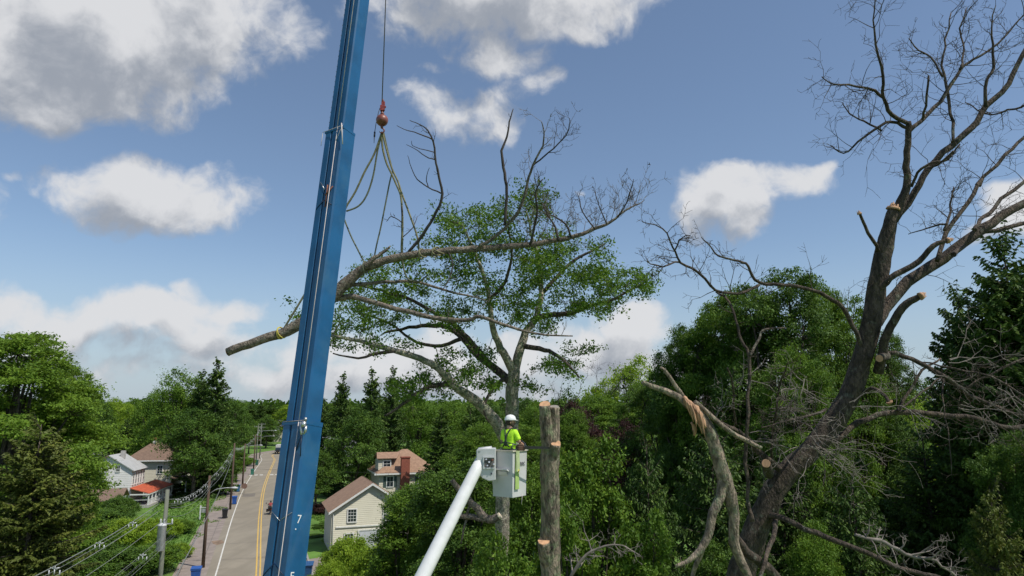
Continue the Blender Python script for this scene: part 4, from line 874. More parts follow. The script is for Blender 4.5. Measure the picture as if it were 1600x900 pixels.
# ---------------------------------------------------------------- crane boom
def boomat(y):                     # centre of the boom at picture height y
    x = 558.5 - .1295 * y; inv = .0521 + 2.15e-5 * y
    return P(x, y, 1 / inv)
M['blue'] = mat('blue_crane_paint', (.006, .086, .205), .38, .16, 1.4, .03, 6, col2=(.035, .12, .21), c2pos=(.52, .78), coat=.3)
M['dblue'] = mat('dark_seam_and_shade', (.006, .022, .06), .5, .2, 2)  # dark blue for weld lines, and for shade painted in groove and below fitting
M['hose'] = mat('pale_hose', (.55, .50, .47), .6, .15, 5)
M['steel'] = mat('worn_steel', (.55, .55, .53), .35, .25, 8, metal=.8)
M['rust'] = mat('rusty_steel', (.24, .09, .05), .8, .4, 6)
boom = empty('crane_boom', (0, 0, 0), 0, 'long telescopic blue crane boom rising past the road and out of the view', 'crane boom')
A0, A1 = boomat(1150), boomat(-520)
ax = (A1 - A0).normalized(); lat = ax.cross(Vector((0, -1, 0))).normalized()
if lat.x < 0: lat = -lat
nrm = ax.cross(lat).normalized()
if nrm.y > 0: nrm = -nrm          # towards the camera
ang = R(29); LA = lat * math.cos(ang) + nrm * math.sin(-ang) * -1; NB = None
# left face looks left-front and is wide, right face narrower
e1 = (lat * math.cos(ang) + nrm * math.sin(ang)).normalized()      # runs along the wide left face, towards the near corner
e2 = (lat * math.sin(ang) - nrm * math.cos(ang)).normalized()      # runs along the right face, away from the camera
def section(y0, y1, w, h, name, groove=True):
    c0, c1 = boomat(y0), boomat(y1); mb = MB(); hw, hh = w / 2, h / 2; ch = w * .06
    prof = [(-hw, -hh + ch), (-hw + ch, -hh), (-hw * .34, -hh), (-hw * .30, -hh + .03), (-hw * .16, -hh + .03), (-hw * .12, -hh), (hw - ch, -hh), (hw, -hh + ch), (hw, hh), (-hw, hh)]
    loop = [c0 + e1 * a + e2 * b for a, b in prof]; mb.prism(loop, c1 - c0)
    s = mb.build(name, M['blue'], boom)
    if groove:
        mb = MB(); q = [(-hw * .30 + .004, -hh + .028), (-hw * .16 - .004, -hh + .028), (-hw * .16 - .004, -hh + .034), (-hw * .30 + .004, -hh + .034)]
        mb.prism([c0 + e1 * a + e2 * b for a, b in [(q_[0], q_[1] - .003) for q_ in q]], c1 - c0); g_ = mb.build('face_line', M['dblue'], s)  # dark strip along the groove, the shade of the crease as colour
    return s, c0, c1, hw, hh
S1 = section(1150, 663, .70, .50, 'outer_section')
S2 = section(700, 208, .62, .44, 'middle_section')
S3 = section(240, -520, .53, .385, 'inner_section')
def onface(y, a, b, off=.004):     # point on the front-left face: a along e1
    return boomat(y) + e1 * a + e2 * (b - off)
# hose down the wide face, weld seams as chevrons, collars
pts = [onface(y, {0: .15}.get(0) + 0, h_, .02) for y, h_ in ((1150, -.25), (663, -.25))]
for (ya, yb, hh, aa) in ((1150, 663, .25, .165), (662, 208, .22, .14), (207, -500, .1925, .10)):
    mb = MB(); mb.tube([onface(ya, aa, -hh, .03), onface((ya + yb) / 2, aa + .006, -hh, .035), onface(yb, aa, -hh, .03)], .009, 6); mb.build('hose', M['hose'], boom)
def face_line(y, dy, hw, hh, m='dblue', w=.010):
    mb = MB(); a = onface(y - dy, -hw + .05, -hh, .006); b = onface(y, -hw * .1, -hh, .006); c = onface(y - dy * .9, hw - .06, -hh, .006)
    mb.tube([a, b], w, 4); mb.tube([b, c], w, 4); return mb.build('weld_seam', M[m], boom)
face_line(814, 14, .35, .25, 'steel', .007); face_line(880, -20, .35, .25); face_line(318, -12, .31, .22)
mb = MB()
for (y, hw, hh) in ((663, .35, .25), (208, .31, .22)):
    pass
def collar(y, hw, hh, name, m, t=.02, hgt=.09):
    c0 = boomat(y) - ax * hgt / 2; mb = MB(); k = hw + t; q = hh + t
    loop = [c0 + e1 * a + e2 * b for a, b in ((-k, -q), (k, -q), (k, q), (-k, q))]; mb.prism(loop, ax * hgt); return mb.build(name, M[m], boom)
collar(663, .35, .25, 'collar', 'blue', .007, .10)
c2 = collar(209, .31, .22, 'collar', 'blue', .006, .07)
mb = MB(); k = .35
for s in (-1, 1):
    mb.tube([onface(661, -.33, -.25, .024), onface(661, .34, -.25, .024)], .008, 5)
mb.build('lip', M['hose'], boom)
# angled guard frame at the upper collar
mb = MB()
a = onface(209, -.36, -.22, .03); b = onface(209, .30, -.22, .05); c = onface(238, .38, -.22, .02); d_ = onface(206, .30, -.22, .07)
mb.tube([a, b], .008, 5); mb.tube([d_, c], .014, 5); mb.tube([a, a - ax * .4], .007, 4); mb.tube([b + e1 * .02, onface(232, .12, -.22, .03)], .008, 4)
mb.build('guide_bracket', M['hose'], boom)
# ladder of small lugs on the far left edge of the upper section
mb = MB()
for k in range(46):
    y = 200 - k * 8; mb.box((0, 0, 0), (.02, .02, .03), mtx=Matrix.Translation(boomat(y) + e1 * (-.275) + e2 * -.15))
mb.build('edge_lugs', M['hose'], boom)
# hydraulic fitting on the near corner at the lower collar
mb = MB(); o = onface(672, .36, -.25, .06); lo = onface(664, .24, -.25, .05); lo2 = onface(684, .34, -.25, .07)
mb.tube([lo, lo2], .024, 8); mb.tube([o, o + ax * .12], .05, 12); mb.tube([o + ax * .13 + e1 * .03, o + ax * .2 + e1 * .03], .034, 10); mb.tube([o + e1 * .07 - ax * .12, o + e1 * .07 + ax * .02], .03, 8); mb.tube([o - ax * .1, o + e1 * .05 - ax * .14], .022, 8)
mb.build('fitting', M['steel'], boom)
mb = MB(); mb.tube([lo2, onface(707, .17, -.25, .01)], .012, 5); mb.tube([lo2 , onface(716, .33, -.25, .01)], .012, 5); mb.build('fitting_shadow', M['dblue'], boom)  # dark bars laid on the face as the fitting's painted shadow
# rusty worn spot and small lugs on the middle section
mb = MB(); mb.tube([onface(312, .02, -.22, .012), onface(300, .22, -.22, .012)], [.03, .012], 6); mb.tube([onface(296, .05, -.22, .012), onface(330, .05, -.22, .012)], [.022, .014], 6); mb.build('worn_pad', M['rust'], boom)
mb = MB(); mb.tube([onface(288, -.22, -.22, .01), onface(302, -.04, -.22, .01)], .008, 4); mb.build('weld_seam', M['steel'], boom)
def text(body, o, xdir, ydir, size, m, parent, name='lettering', ext=.002):
    c = bpy.data.curves.new(name, 'FONT'); c.body = body; c.size = size; c.extrude = ext; c.align_x = 'CENTER'; c.align_y = 'CENTER'
    c.materials.append(m); t = bpy.data.objects.new(name, c); SC.collection.objects.link(t)
    xd = Vector(xdir).normalized(); yd = Vector(ydir); yd = (yd - xd * yd.dot(xd)).normalized(); zd = xd.cross(yd)
    mt = Matrix((xd, yd, zd)).transposed().to_4x4(); mt.translation = o; t.matrix_world = mt
    me = bpy.data.meshes.new_from_object(t); me.name = name; k = bpy.data.objects.new(name, me); SC.collection.objects.link(k); k.matrix_world = mt
    bpy.data.objects.remove(t)
    if parent: k.parent = parent
    return k
M['lwhite'] = mat('white_lettering', (.75, .75, .72), .6, .05, 5)
M['lblack'] = mat('dark_lettering', (.06, .06, .08), .6, .05, 5)
# figures on the narrow right face, which runs along e2 from the near corner
def onright(y, b, off=.006): return boomat(y) + e1 * (.35 + off) + e2 * b
text('7', onright(812, -.10), e2, ax, .24, M['lwhite'], boom); text('.', onright(822, -.16), e2, ax, .24, M['lwhite'], boom)
text('F', onright(900, -.10), e2, ax, .24, M['lwhite'], boom)

# hoist rope, ball and hook
rope = MB(); hx = P(597, 158, 24)
rope.tube([hx, Vector((hx.x, hx.y, hx.z + 12.5))], .018, 8); o = rope.build('hoist_rope', mat('wire_rope', (.16, .13, .13), .6, .2, 30, metal=.4)); tag(o, 'thin steel hoist rope running up from the hook ball', 'rope')
M['red'] = mat('red_hook_paint', (.28, .045, .045), .5, .35, 9, col2=(.10, .035, .03), c2pos=(.5, .7))
ball = empty('hook_ball', tuple(P(597, 188, 24)), 0, 'round rusty red overhaul ball with its crane hook on the hoist rope', 'crane hook')
M['ball'] = mat('rusty_ball', (.21, .06, .04), .42, .3, 5, coat=.3)
mb = MB(); rb = .215; mb.lathe([(rb * math.sin(PI * k / 14) + .001, -rb * math.cos(PI * k / 14)) for k in range(15)], 24); mb.build('ball', M['ball'], ball)
mb = MB(); mb.lathe([(.05, .19), (.07, .22), (.07, .27), (.04, .29), (.04, .33)], 14); mb.build('collar_ring', M['ball'], ball)
mb = MB(); mb.box((0, 0, .46), (.16, .09, .2)); mb.box((.02, 0, .62), (.12, .07, .16)); mb.lathe([(.035, .66), (.045, .74), (.02, .8)], 10, (0, 0, 0)); mb.tube([(.0, -.05, .40), (.0, .05, .40)], .05, 10); mb.box((.08, 0, .5), (.08, .05, .07)); mb.build('swivel', M['red'], ball, bevel=.012)
mb = MB(); mb.tube([Vector((.055 * math.sin(t), 0, .355 - .055 * math.cos(t))) for t in np.linspace(-PI, PI, 17)], .018, 7); mb.build('shackle', mat('dark_steel', (.05, .045, .045), .5, .2, 8, metal=.6), ball)
mb = MB(); mb.lathe([(.035, -.30), (.05, -.25), (.06, -.21)], 12); hk = [Vector((0, 0, -.27))] + [Vector((.085 * math.sin(t) + .0, 0, -.385 + .085 * math.cos(t))) for t in np.linspace(.15, PI * 1.45, 12)]
mb.tube(hk, [.028] * 9 + [.024, .018, .012, .006], 8); mb.build('hook', M['ball'], ball)
mb = MB(); q0 = Vector((-.09, -.02, .45)); mb.tube([q0, Vector((-.14, -.02, .25)), Vector((-.2, -.02, -.1)), Vector((-.24, -.02, -.45))], .012, 6); mb.tube([Vector((-.24, -.02, -.44)), Vector((-.245, -.02, -.62))], .032, 7); mb.tube([Vector((-.245, -.02, -.60)), Vector((-.25, -.02, -.86))], [.022, .006], 6); mb.build('tag_line', mat('dark_cord', (.05, .05, .07), .8, .2, 10), ball)

M['sling'] = mat('yellow_green_sling', (.215, .20, .11), .9, .25, 9, .3, 60)
M['sling_g'] = mat('grey_green_sling', (.13, .14, .09), .9, .25, 9, .3, 60)
M['yellow_strap'] = mat('yellow_strap', (.50, .42, .08), .9, .2, 9)
def sling(pts, rpx, m, name, label, cat='sling', d=24.0, dz=0):
    p, r_ = trace([(a, b, rpx, d + dz * i / (len(pts) - 1)) for i, (a, b) in enumerate(pts)], None, 4, .0)
    mb = MB(); mb.tube(p, r_, 6); return mb, m, name, label, cat
SL = [([(597, 206), (585, 240), (570, 268), (555, 300), (540, 325), (535, 345), (520, 385), (500, 420), (470, 470), (442, 516)], 1.6, 'sling', 'yellow green sling running from the hook behind the boom to the sawn end', -.5),
      ([(597, 208), (590, 235), (583, 275), (573, 305), (560, 322), (541, 330)], 1.4, 'sling_g', 'slack grey strap loop left of the hook slings', -.3),
      ([(537, 340), (548, 368), (560, 392), (571, 414)], 1.3, 'sling_g', 'short strap dropping to the limb right of the boom', -.5),
      ([(596, 208), (598, 232), (604, 255), (612, 272), (620, 290), (626, 305), (628, 325), (629, 350), (628, 400)], 1.7, 'sling', 'thick green sling hanging straight down onto the limb', -.45),
      ([(598, 208), (603, 230), (612, 262), (622, 284), (627, 300), (640, 335), (652, 370), (655, 395)], 1.6, 'sling', 'yellow green sling slanting to the strap wrap on the limb', -.45),
      ([(600, 208), (607, 240), (614, 268)], 1.1, 'sling_g', 'short dark strap beside the thick slings under the hook', -.1),
      ([(614, 266), (609, 284), (603, 315), (595, 355), (588, 385), (583, 412)], 1.2, 'sling_g', 'thin grey strap slanting left down to the limb', -.45),
      ([(628, 400), (632, 425), (640, 438), (648, 438), (655, 440), (668, 430)], 1.3, 'sling_g', 'loose strap tail looping below the limb', -.3)]
for pts, rp, m, lab, dz in SL:
    mb, *_ = sling(pts, rp, m, '', lab, dz=dz); o = mb.build('lifting_sling', M[m]); tag(o, lab, 'sling', 'lifting slings on the crane hook')
def wrap(x, y, r0, m, lab, turns=3, d=DLm, tilt=.3, wd=.05):
    o = P(x, y, d); p2 = P(x + 6, y - (2.4 if x > 500 else 2.2), d); t = (p2 - o).normalized(); s = t.orthogonal().normalized(); c = t.cross(s); mb = MB()
    for k in range(turns):
        off = (k - (turns - 1) / 2) * wd
        mb.tube([o + t * (off + tilt * r0 * math.cos(th + k)) + (s * math.cos(th) + c * math.sin(th)) * (r0 * .8 + .02) for th in np.linspace(0, 2 * PI, 19)], .024, 6)
    ob = mb.build('strap_wrap', M[m]); tag(ob, lab, 'strap', 'straps choked around the limb')
wrap(439, 520, .215, 'yellow_strap', 'yellow strap wound round the limb near its sawn end', 2, DLm - .45)
wrap(660, 396, .17, 'sling', 'pale yellow strap choked round the limb under the green slings', 2, DLm - .04, .6)
wrap(683, 393, .165, 'sling', 'bulky yellow strap knot on the limb right of the slings', 3, DLm - .02, .9)
wrap(571, 418, .21, 'sling_g', 'grey strap choked round the limb just right of the boom', 1, DLm - .2, .3)

# ---------------------------------------------------------------- aerial bucket and its boom
DB = 16.0
M['white'] = mat('white_fibreglass', (.58, .58, .57), .35, .05, 3, coat=.3, col2=(.50, .50, .47), c2pos=(.62, .8))
M['whiteboom'] = mat('white_boom_paint', (.70, .70, .68), .35, .06, 4, coat=.3, col2=(.42, .40, .36), c2pos=(.68, .80))
M['cream_rim'] = mat('cream_rim', (.62, .56, .46), .5, .1, 4)
rimf = P(801, 706, DB)               # near corner of the rim
yaw = R(35); fx = Vector((-math.cos(yaw), math.sin(yaw), 0)); fy = Vector((math.sin(yaw), math.cos(yaw), 0))
BW = .60; BH = 1.04
bz = rimf.z - BH
lift = empty('aerial_lift', (rimf.x, rimf.y, bz), 0, 'white aerial lift boom holding a white bucket beside the topped trunk', 'bucket lift')
def L3(a, b, z): return fx * a + fy * b + Vector((0, 0, z))        # local: a along the left face, b along the right face
def shell(a0, a1, b0, b1, z0, z1, tp=.02):
    return [L3(a0 + tp, b0 + tp, z0), L3(a1 - tp, b0 + tp, z0), L3(a1 - tp, b1 - tp, z0), L3(a0 + tp, b1 - tp, z0), L3(a0, b0, z1), L3(a1, b0, z1), L3(a1, b1, z1), L3(a0, b1, z1)]
mb = MB()
o_ = shell(0, BW, 0, BW, 0, BH); i_ = shell(.03, BW - .03, .03, BW - .03, .03, BH)
for a, b in ((0, 1), (1, 2), (2, 3), (3, 0)):
    mb.poly([o_[a], o_[b], o_[b + 4], o_[a + 4]]); mb.poly([i_[b], i_[a], i_[a + 4], i_[b + 4]]); mb.poly([o_[a + 4], o_[b + 4], i_[b + 4], i_[a + 4]])
mb.poly([o_[3], o_[2], o_[1], o_[0]]); mb.poly([i_[0], i_[1], i_[2], i_[3]])
bk = mb.build('bucket', M['white'], lift)
mb = MB()                          # rolled rim
for (a0, a1, b0, b1) in ((-.03, BW + .03, -.03, .035), (-.03, BW + .03, BW - .035, BW + .03), (-.03, .035, .036, BW - .036), (BW - .035, BW + .03, .036, BW - .036)):
    lp = [L3(a0, b0, BH + .001), L3(a1, b0, BH + .001), L3(a1, b1, BH + .001), L3(a0, b1, BH + .001)]; mb.prism(lp, (0, 0, .028))
mb.build('rim', M['cream_rim'], bk)
mb = MB()                          # moulded step on the left face, bulge below
lp = [L3(.10, -.002, .58), L3(.45, -.002, .58), L3(.45, -.09, .615), L3(.10, -.09, .615)]; mb.prism(lp, (0, 0, .035))
lp = [L3(.14, -.002, .48), L3(.41, -.002, .48), L3(.41, -.05, .57), L3(.14, -.05, .57)]; mb.prism(lp, (0, 0, .02)); mb.build('step', M['white'], bk, bevel=.008)
mb = MB(); lp = [L3(BW + .0, .02, .22), L3(BW + .05, .02, .50), L3(BW + .05, .02, .90), L3(BW + .0, .02, .90)]; mb.prism(lp, fy * .5); mb.build('mount_flange', M['white'], bk, bevel=.01)
text('tec', Vector(L3(-.004, .40, .76)) + fx * -.004, fy, (0, 0, 1), .17, M['lblack'], bk)
mb = MB(); lp = [L3(-.012, .08, .18), L3(-.012, .24, .18), L3(-.012, .22, 1.0), L3(-.012, .10, 1.0)]; mb.prism(lp, fx * -.01)
st = mb.build('hanging_strap', mat('lime_webbing', (.36, .50, .15), .8, .15, 6)); st.parent = lift
mb = MB(); lp = [L3(-.024, .11, .55), L3(-.024, .25, .60), L3(-.024, .23, 1.09), L3(-.024, .09, 1.09)]; mb.prism(lp, fx * -.012); lp = [L3(-.03, .08, 1.07), L3(.06, .08, 1.07), L3(.06, .24, 1.07), L3(-.03, .24, 1.07)]; mb.prism(lp, (0, 0, .02))
mb.build('hanging_strap', mat('pale_webbing', (.42, .50, .26), .8, .15, 6), lift)
mb = MB(); mb.tube([L3(-.035, .16, .56), L3(-.04, .20, .62)], .02, 6); mb.build('strap_buckle', M['yellow_strap'], lift)
# mounting box left of the bucket, control block and boom
mp = P(757, 722, DB + .1); mo = Vector((rimf.x, rimf.y, bz))
def rel(p): return Vector(p) - mo
mb = MB(); c = rel(mp)
prof = [(-.19, .28), (-.14, .32), (.27, .33), (.27, -.40), (.12, -.42), (-.04, -.36), (-.19, -.18)]
xdir = Vector((.94, -.1, 0)).normalized()
loop = [c + xdir * a + Vector((0, -.15, b)) for a, b in prof]; mb.prism(loop, Vector((0, .34, 0))); mb.build('mount', M['white'], lift, bevel=.02)
mb = MB(); mb.prism([c + xdir * a + Vector((0, -.19, b)) for a, b in ((-.03, .14), (.24, .14), (.24, .11), (.0, .11), (.0, -.11), (.24, -.11), (.24, -.14), (-.03, -.14))], (0, .038, 0)); mb.build('control_guard', M['white'], lift)
mb = MB(); mb.prism([c + xdir * a + Vector((0, -.157, b)) for a, b in ((.005, .105), (.235, .105), (.235, -.105), (.005, -.105))], (0, .005, 0)); mb.build('recess_panel', mat('recess_shade', (.16, .15, .14), .8, .3, 8), lift)  # flat dark panel, shade of the control recess put into its colour
for k, (a, b, m) in enumerate(((.02, .06, 'steel'), (.09, .0, 'steel'), (.17, .05, 'rust'), (.05, -.08, 'steel'), (.2, -.05, 'steel'))):
    mb = MB(); mb.tube([c + xdir * a + Vector((0, -.157, b)), c + xdir * (a + .03) + Vector((0, -.22, b + .02))], .02, 7); mb.build('valve_lever', M[m], lift)
mb = MB(); mb.tube([c + xdir * .17 + Vector((0, -.152, -.25)), c + xdir * .17 + Vector((0, -.16, -.25))], .022, 10); mb.build('bolt', M['lblack'], lift)
mb = MB(); p0 = rel(P(753, 716, DB + .15)); p3_ = rel(P(659, 903, 14.4)); p1 = p0.lerp(p3_, .12); p2 = p0.lerp(p3_, .5); p4_ = p3_ + (p3_ - p2) * 1.3
mb.tube([p0, p1, p2, p3_, p4_], [.13, .142, .15, .158, .162], 24); mb.build('boom', M['whiteboom'], lift)
mb = MB(); mb.tube([rel(P(748, 706, DB + .1)), rel(P(769, 703, DB + .1))], [.10, .09], 12); mb.build('pivot', M['white'], lift)
mb = MB(); mb.tube([rel(P(816, 772, DB + .1)), rel(P(815, 788, DB + .1))], .009, 6); mb.build('drain_cord', M['hose'], lift)

# ---------------------------------------------------------------- the worker
M['hivis'] = mat('hivis_shirt', (.50, .90, .03), .75, .12, 6, .5, 9)
M['skin'] = mat('skin', (.52, .29, .20), .6, .08, 10)
M['jeans'] = mat('work_trousers', (.05, .06, .09), .9, .2, 10)
M['helmet'] = mat('white_helmet', (.78, .78, .76), .3, .04, 5, coat=.4)
M['beard'] = mat('dark_beard', (.045, .03, .022), .9, .3, 30)
M['harness'] = mat('harness_webbing', (.03, .05, .03), .8, .3, 20)
M['glove'] = mat('work_glove', (.42, .42, .40), .9, .2, 20)
M['boot'] = mat('boot_leather', (.05, .035, .025), .7, .2, 10)
def skinmesh(name, vs, es, rs, m, parent, sub=2, root=0):
    me = bpy.data.meshes.new(name); me.from_pydata([tuple(v) for v in vs], es, []); o = bpy.data.objects.new(name, me); SC.collection.objects.link(o)
    md = o.modifiers.new('skin', 'SKIN'); md.use_smooth_shade = True
    sv = me.skin_vertices[0].data
    for i, r_ in enumerate(rs): sv[i].radius = (r_, r_) if isinstance(r_, (int, float)) else r_
    sv[root].use_root = True
    s = o.modifiers.new('sub', 'SUBSURF'); s.levels = sub; s.render_levels = sub
    me.materials.append(m); 
    if parent: o.parent = parent
    return o
# local frame: +y is where he faces, z up, origin at the feet; turned so we see his back and right side
feet = mo + L3(.30, .30, .035)
man = empty('person', tuple(feet), R(-38), 'worker in a lime shirt and white helmet standing in the bucket holding a saw', 'person')
def bodyskin():
    v = [(0, 0, .98), (0, -.01, 1.12), (0, 0, 1.28), (0, -.005, 1.42), (0, .01, 1.50), (0, .02, 1.56), (0, .045, 1.66),   # 0-6 pelvis..neck, head
         (.10, 0, .90), (.12, .03, .50), (.12, 0, .09), (.13, .12, .04),            # 7-10 right leg
         (-.10, 0, .90), (-.13, .03, .50), (-.12, 0, .09), (-.13, .12, .04),        # 11-14 left leg
         (.17, 0, 1.44), (.25, .05, 1.22), (.22, .27, 1.13),                   # 15-17 right arm to wrist
         (-.17, 0, 1.44), (-.26, .08, 1.22), (-.14, .34, 1.15)]                # 18-20 left arm
    e = [(0, 1), (1, 2), (2, 3), (3, 4), (4, 5), (5, 6), (0, 7), (7, 8), (8, 9), (9, 10), (0, 11), (11, 12), (12, 13), (13, 14), (3, 15), (15, 16), (16, 17), (3, 18), (18, 19), (19, 20)]
    r_ = [(.14, .10), (.135, .10), (.155, .11), (.13, .10), .065, .058, .088, .09, .06, .045, .04, .09, .06, .045, .04, .062, .046, .03, .062, .046, .03]
    return skinmesh('body', v, e, r_, M['skin'], man)
bodyskin()
# head: shaped ovoid with nose, ears, beard
def ell(c, s, n=20, m_=12, mod=None):
    mb = MB(); b = []
    for i in range(m_ + 1):
        ph = PI * i / m_
        for j in range(n):
            th = 2 * PI * j / n; p = Vector((math.sin(ph) * math.cos(th), math.sin(ph) * math.sin(th), math.cos(ph)))
            q = Vector((p.x * s[0], p.y * s[1], p.z * s[2])); 
            if mod: q = mod(q, p)
            mb.v.append(tuple(q + Vector(c)))
    for i in range(m_):
        for j in range(n): mb.f.append((i * n + j, (i + 1) * n + j, (i + 1) * n + (j + 1) % n, i * n + (j + 1) % n)); mb.m.append(0); mb.sm.append(True)
    return mb
head = empty('head_pivot', (0, .03, 1.68), R(-42)); head.parent = man
def hm(q, p):
    if q.z < 0: q.x *= 1 + .25 * q.z / .12; q.y *= 1 + .05 * q.z / .12
    return q
mb = ell((0, 0, 0), (.078, .098, .122), mod=hm); mb.tube([(0, .088, .02), (0, .118, -.02)], [.010, .019], 8)     # nose
for s in (-1, 1):
    mb.tube([(s * .076, -.005, .015), (s * .090, -.012, -.005), (s * .080, -.005, -.035)], [.012, .016, .01], 7)
mb.build('head', M['skin'], head)
mb = ell((0, .018, -.055), (.074, .088, .072)); mb.build('beard', M['beard'], head)
mb = ell((0, -.02, .005), (.080, .090, .10)); mb.build('hair', M['beard'], head)
for s in (-1, 1):
    mb = ell((s * .03, .086, .018), (.013, .01, .008), 10, 6); mb.build('eye', M['lblack'], head)
mb = MB(); mb.tube([(-.025, .105, -.05), (0, .109, -.052), (.025, .105, -.05)], [.004, .007, .004], 6); mb.build('mouth', mat('lips', (.35, .13, .1), .6), head)
mb = MB(); prof = [(.128, .045), (.130, .055), (.122, .085), (.108, .125), (.082, .158), (.045, .176), (.003, .182)]
mb.lathe(prof, 28)
mb.v = [(x * .93, y * 1.12, z) for x, y, z in mb.v]
mb.prism([(-.09, .11, .046), (.09, .11, .046), (.075, .165, .040), (.03, .183, .038), (-.03, .183, .038), (-.075, .165, .040)], (0, 0, .012))
for s in (-1, 0, 1): mb.tube([(s * .03, -.115, .12), (s * .032, 0, .178), (s * .03, .115, .12)], .008, 6)
mb.build('helmet', M['helmet'], head)
mb = MB(); mb.tube([(.105, 0, .05), (.09, .01, -.04), (.03, .06, -.125), (-.03, .06, -.125), (-.09, .01, -.04), (-.105, 0, .05)], .006, 5); mb.tube([(-.108, .05, .06), (-.11, -.06, .06), (0, -.145, .05), (.11, -.06, .06), (.108, .05, .06)], .006, 5); mb.build('chin_strap', M['harness'], head)
# shirt: grown over the torso and upper arms
v = [(0, 0, 1.00), (0, -.01, 1.14), (0, 0, 1.29), (0, -.004, 1.42), (0, .008, 1.475), (.165, 0, 1.44), (.225, .035, 1.31), (.243, .045, 1.245), (-.165, 0, 1.44), (-.235, .045, 1.31), (-.252, .07, 1.25), (0, -.0, .93)]
e = [(0, 1), (1, 2), (2, 3), (3, 4), (3, 5), (5, 6), (6, 7), (3, 8), (8, 9), (9, 10), (0, 11)]
skinmesh('shirt', v, e, [(.175, .13), (.17, .13), (.195, .145), (.165, .13), .085, .090, .074, .078, .090, .074, .078, (.18, .135)], M['hivis'], man)
v = [(0, 0, .94), (.10, 0, .86), (.12, .03, .50), (.12, 0, .14), (-.10, 0, .86), (-.13, .03, .50), (-.12, 0, .14)]
skinmesh('trousers', v, [(0, 1), (1, 2), (2, 3), (0, 4), (4, 5), (5, 6)], [(.15, .12), .105, .078, .07, .105, .078, .07], M['jeans'], man)
for s in (-1, 1):
    skinmesh('boot', [(s * .125, -.03, .09), (s * .125, 0, .05), (s * .13, .1, .035), (s * .13, .17, .03)], [(0, 1), (1, 2), (2, 3)], [.055, .055, .045, .035], M['boot'], man)
def strapm(pts, w=.018, name='harness_strap'):
    p, r_ = crom([Vector(q) for q in pts], [w] * len(pts), 4); mb = MB(); mb.tube(p, r_, 6); return mb.build(name, M['harness'], man)
strapm([(.09, .09, 1.46), (.085, 0, 1.535), (.07, -.08, 1.50), (.02, -.145, 1.36), (.012, -.15, 1.24), (.06, -.145, 1.14), (.15, -.08, 1.06)])
strapm([(-.09, .09, 1.46), (-.085, 0, 1.535), (-.07, -.08, 1.50), (-.02, -.145, 1.36), (-.012, -.15, 1.24), (-.06, -.145, 1.14), (-.15, -.08, 1.06)])
strapm([(.0, -.15, 1.38), (0, -.155, 1.28), (0, -.15, 1.12)], .022)
strapm([(-.17, -.04, 1.04), (-.10, -.12, 1.04), (0, -.14, 1.04), (.10, -.12, 1.04), (.17, -.04, 1.04)], .022)
strapm([(-.17, -.06, 1.18), (-.08, -.14, 1.2), (0, -.155, 1.22), (.08, -.14, 1.2), (.17, -.06, 1.18)], .014)
# hands: palm and five curled fingers each, closed on the saw handles
def hand(w, d, side, up, name='hand'):
    """w wrist, d forward, side thumb side, up back of the hand"""
    w, d, side, up = [Vector(q) for q in (w, d, side, up)]; d.normalize(); side = (side - d * side.dot(d)).normalized(); up = d.cross(side) if d.cross(side).dot(up) > 0 else side.cross(d)
    V = [w, w + d * .045, w + d * .085]; E = [(0, 1), (1, 2)]; RR = [.024, (.036, .017), (.038, .015)]
    for k in range(4):
        b = w + d * .085 + side * (.027 - .018 * k); ln = (.9, 1.0, .93, .75)[k] * .075; i0 = len(V)
        V += [b, b + d * ln * .38 - up * .008, b + d * ln * .5 - up * .034, b + d * ln * .2 - up * .05]; E += [(2, i0), (i0, i0 + 1), (i0 + 1, i0 + 2), (i0 + 2, i0 + 3)]; RR += [.010, .0095, .0085, .0075]
    i0 = len(V); V += [w + d * .03 + side * .03, w + d * .06 + side * .048 - up * .015, w + d * .085 + side * .04 - up * .035]; E += [(1, i0), (i0, i0 + 1), (i0 + 1, i0 + 2)]; RR += [.013, .011, .009]
    return skinmesh(name, V, E, RR, M['glove'], man, 1)
hand((.22, .27, 1.13), (-.12, 1, -.1), (-1, 0, .2), (0, .1, 1)); hand((-.14, .34, 1.15), (.9, .7, -.1), (.3, -.3, .9), (-.5, .6, .3))
# chainsaw: engine body, handles and bar reaching the trunk
sawp = P(814, 699, 15.72); tipp = P(857, 699.5, 16.35)
sx = (tipp - sawp).normalized(); sy = Vector((-sx.y, sx.x, 0)).normalized(); sz = sx.cross(sy)
saw = empty('chainsaw', tuple(sawp), 0, 'dark chainsaw held by the worker with its bar against the topped trunk', 'chainsaw')
mt = Matrix((sx, sy, sz)).transposed().to_4x4()
M['saw_o'] = mat('saw_housing', (.07, .035, .02), .6, .2, 8)
mb = MB(); mb.box((-.02, 0, -.02), (.22, .11, .11), mtx=mt); mb.box((-.04, 0, .05), (.14, .09, .04), mtx=mt); mb.build('engine', M['saw_o'], saw, bevel=.02)
mb = MB(); mb.tube([mt @ Vector(q) for q in ((-.12, 0, .05), (-.26, 0, .07), (-.30, 0, .0), (-.24, 0, -.05), (-.12, 0, -.05))], .014, 7); mb.tube([mt @ Vector(q) for q in ((.04, -.08, -.04), (.04, -.10, .08), (.03, 0, .15), (.04, .10, .08), (.04, .08, -.04))], .011, 7); mb.build('handle', M['lblack'], saw)
mb = MB(); ln = (tipp - sawp).length; mb.prism([mt @ Vector(q) for q in ((.1, -.04, -.035), (ln - .04, -.04, -.028), (ln, -.04, 0), (ln - .04, -.04, .028), (.1, -.04, .035))], mt @ Vector((0, .012, 0))); mb.build('guide_bar', mat('dark_bar', (.03, .03, .03), .4, .2, 8, metal=.5), saw)
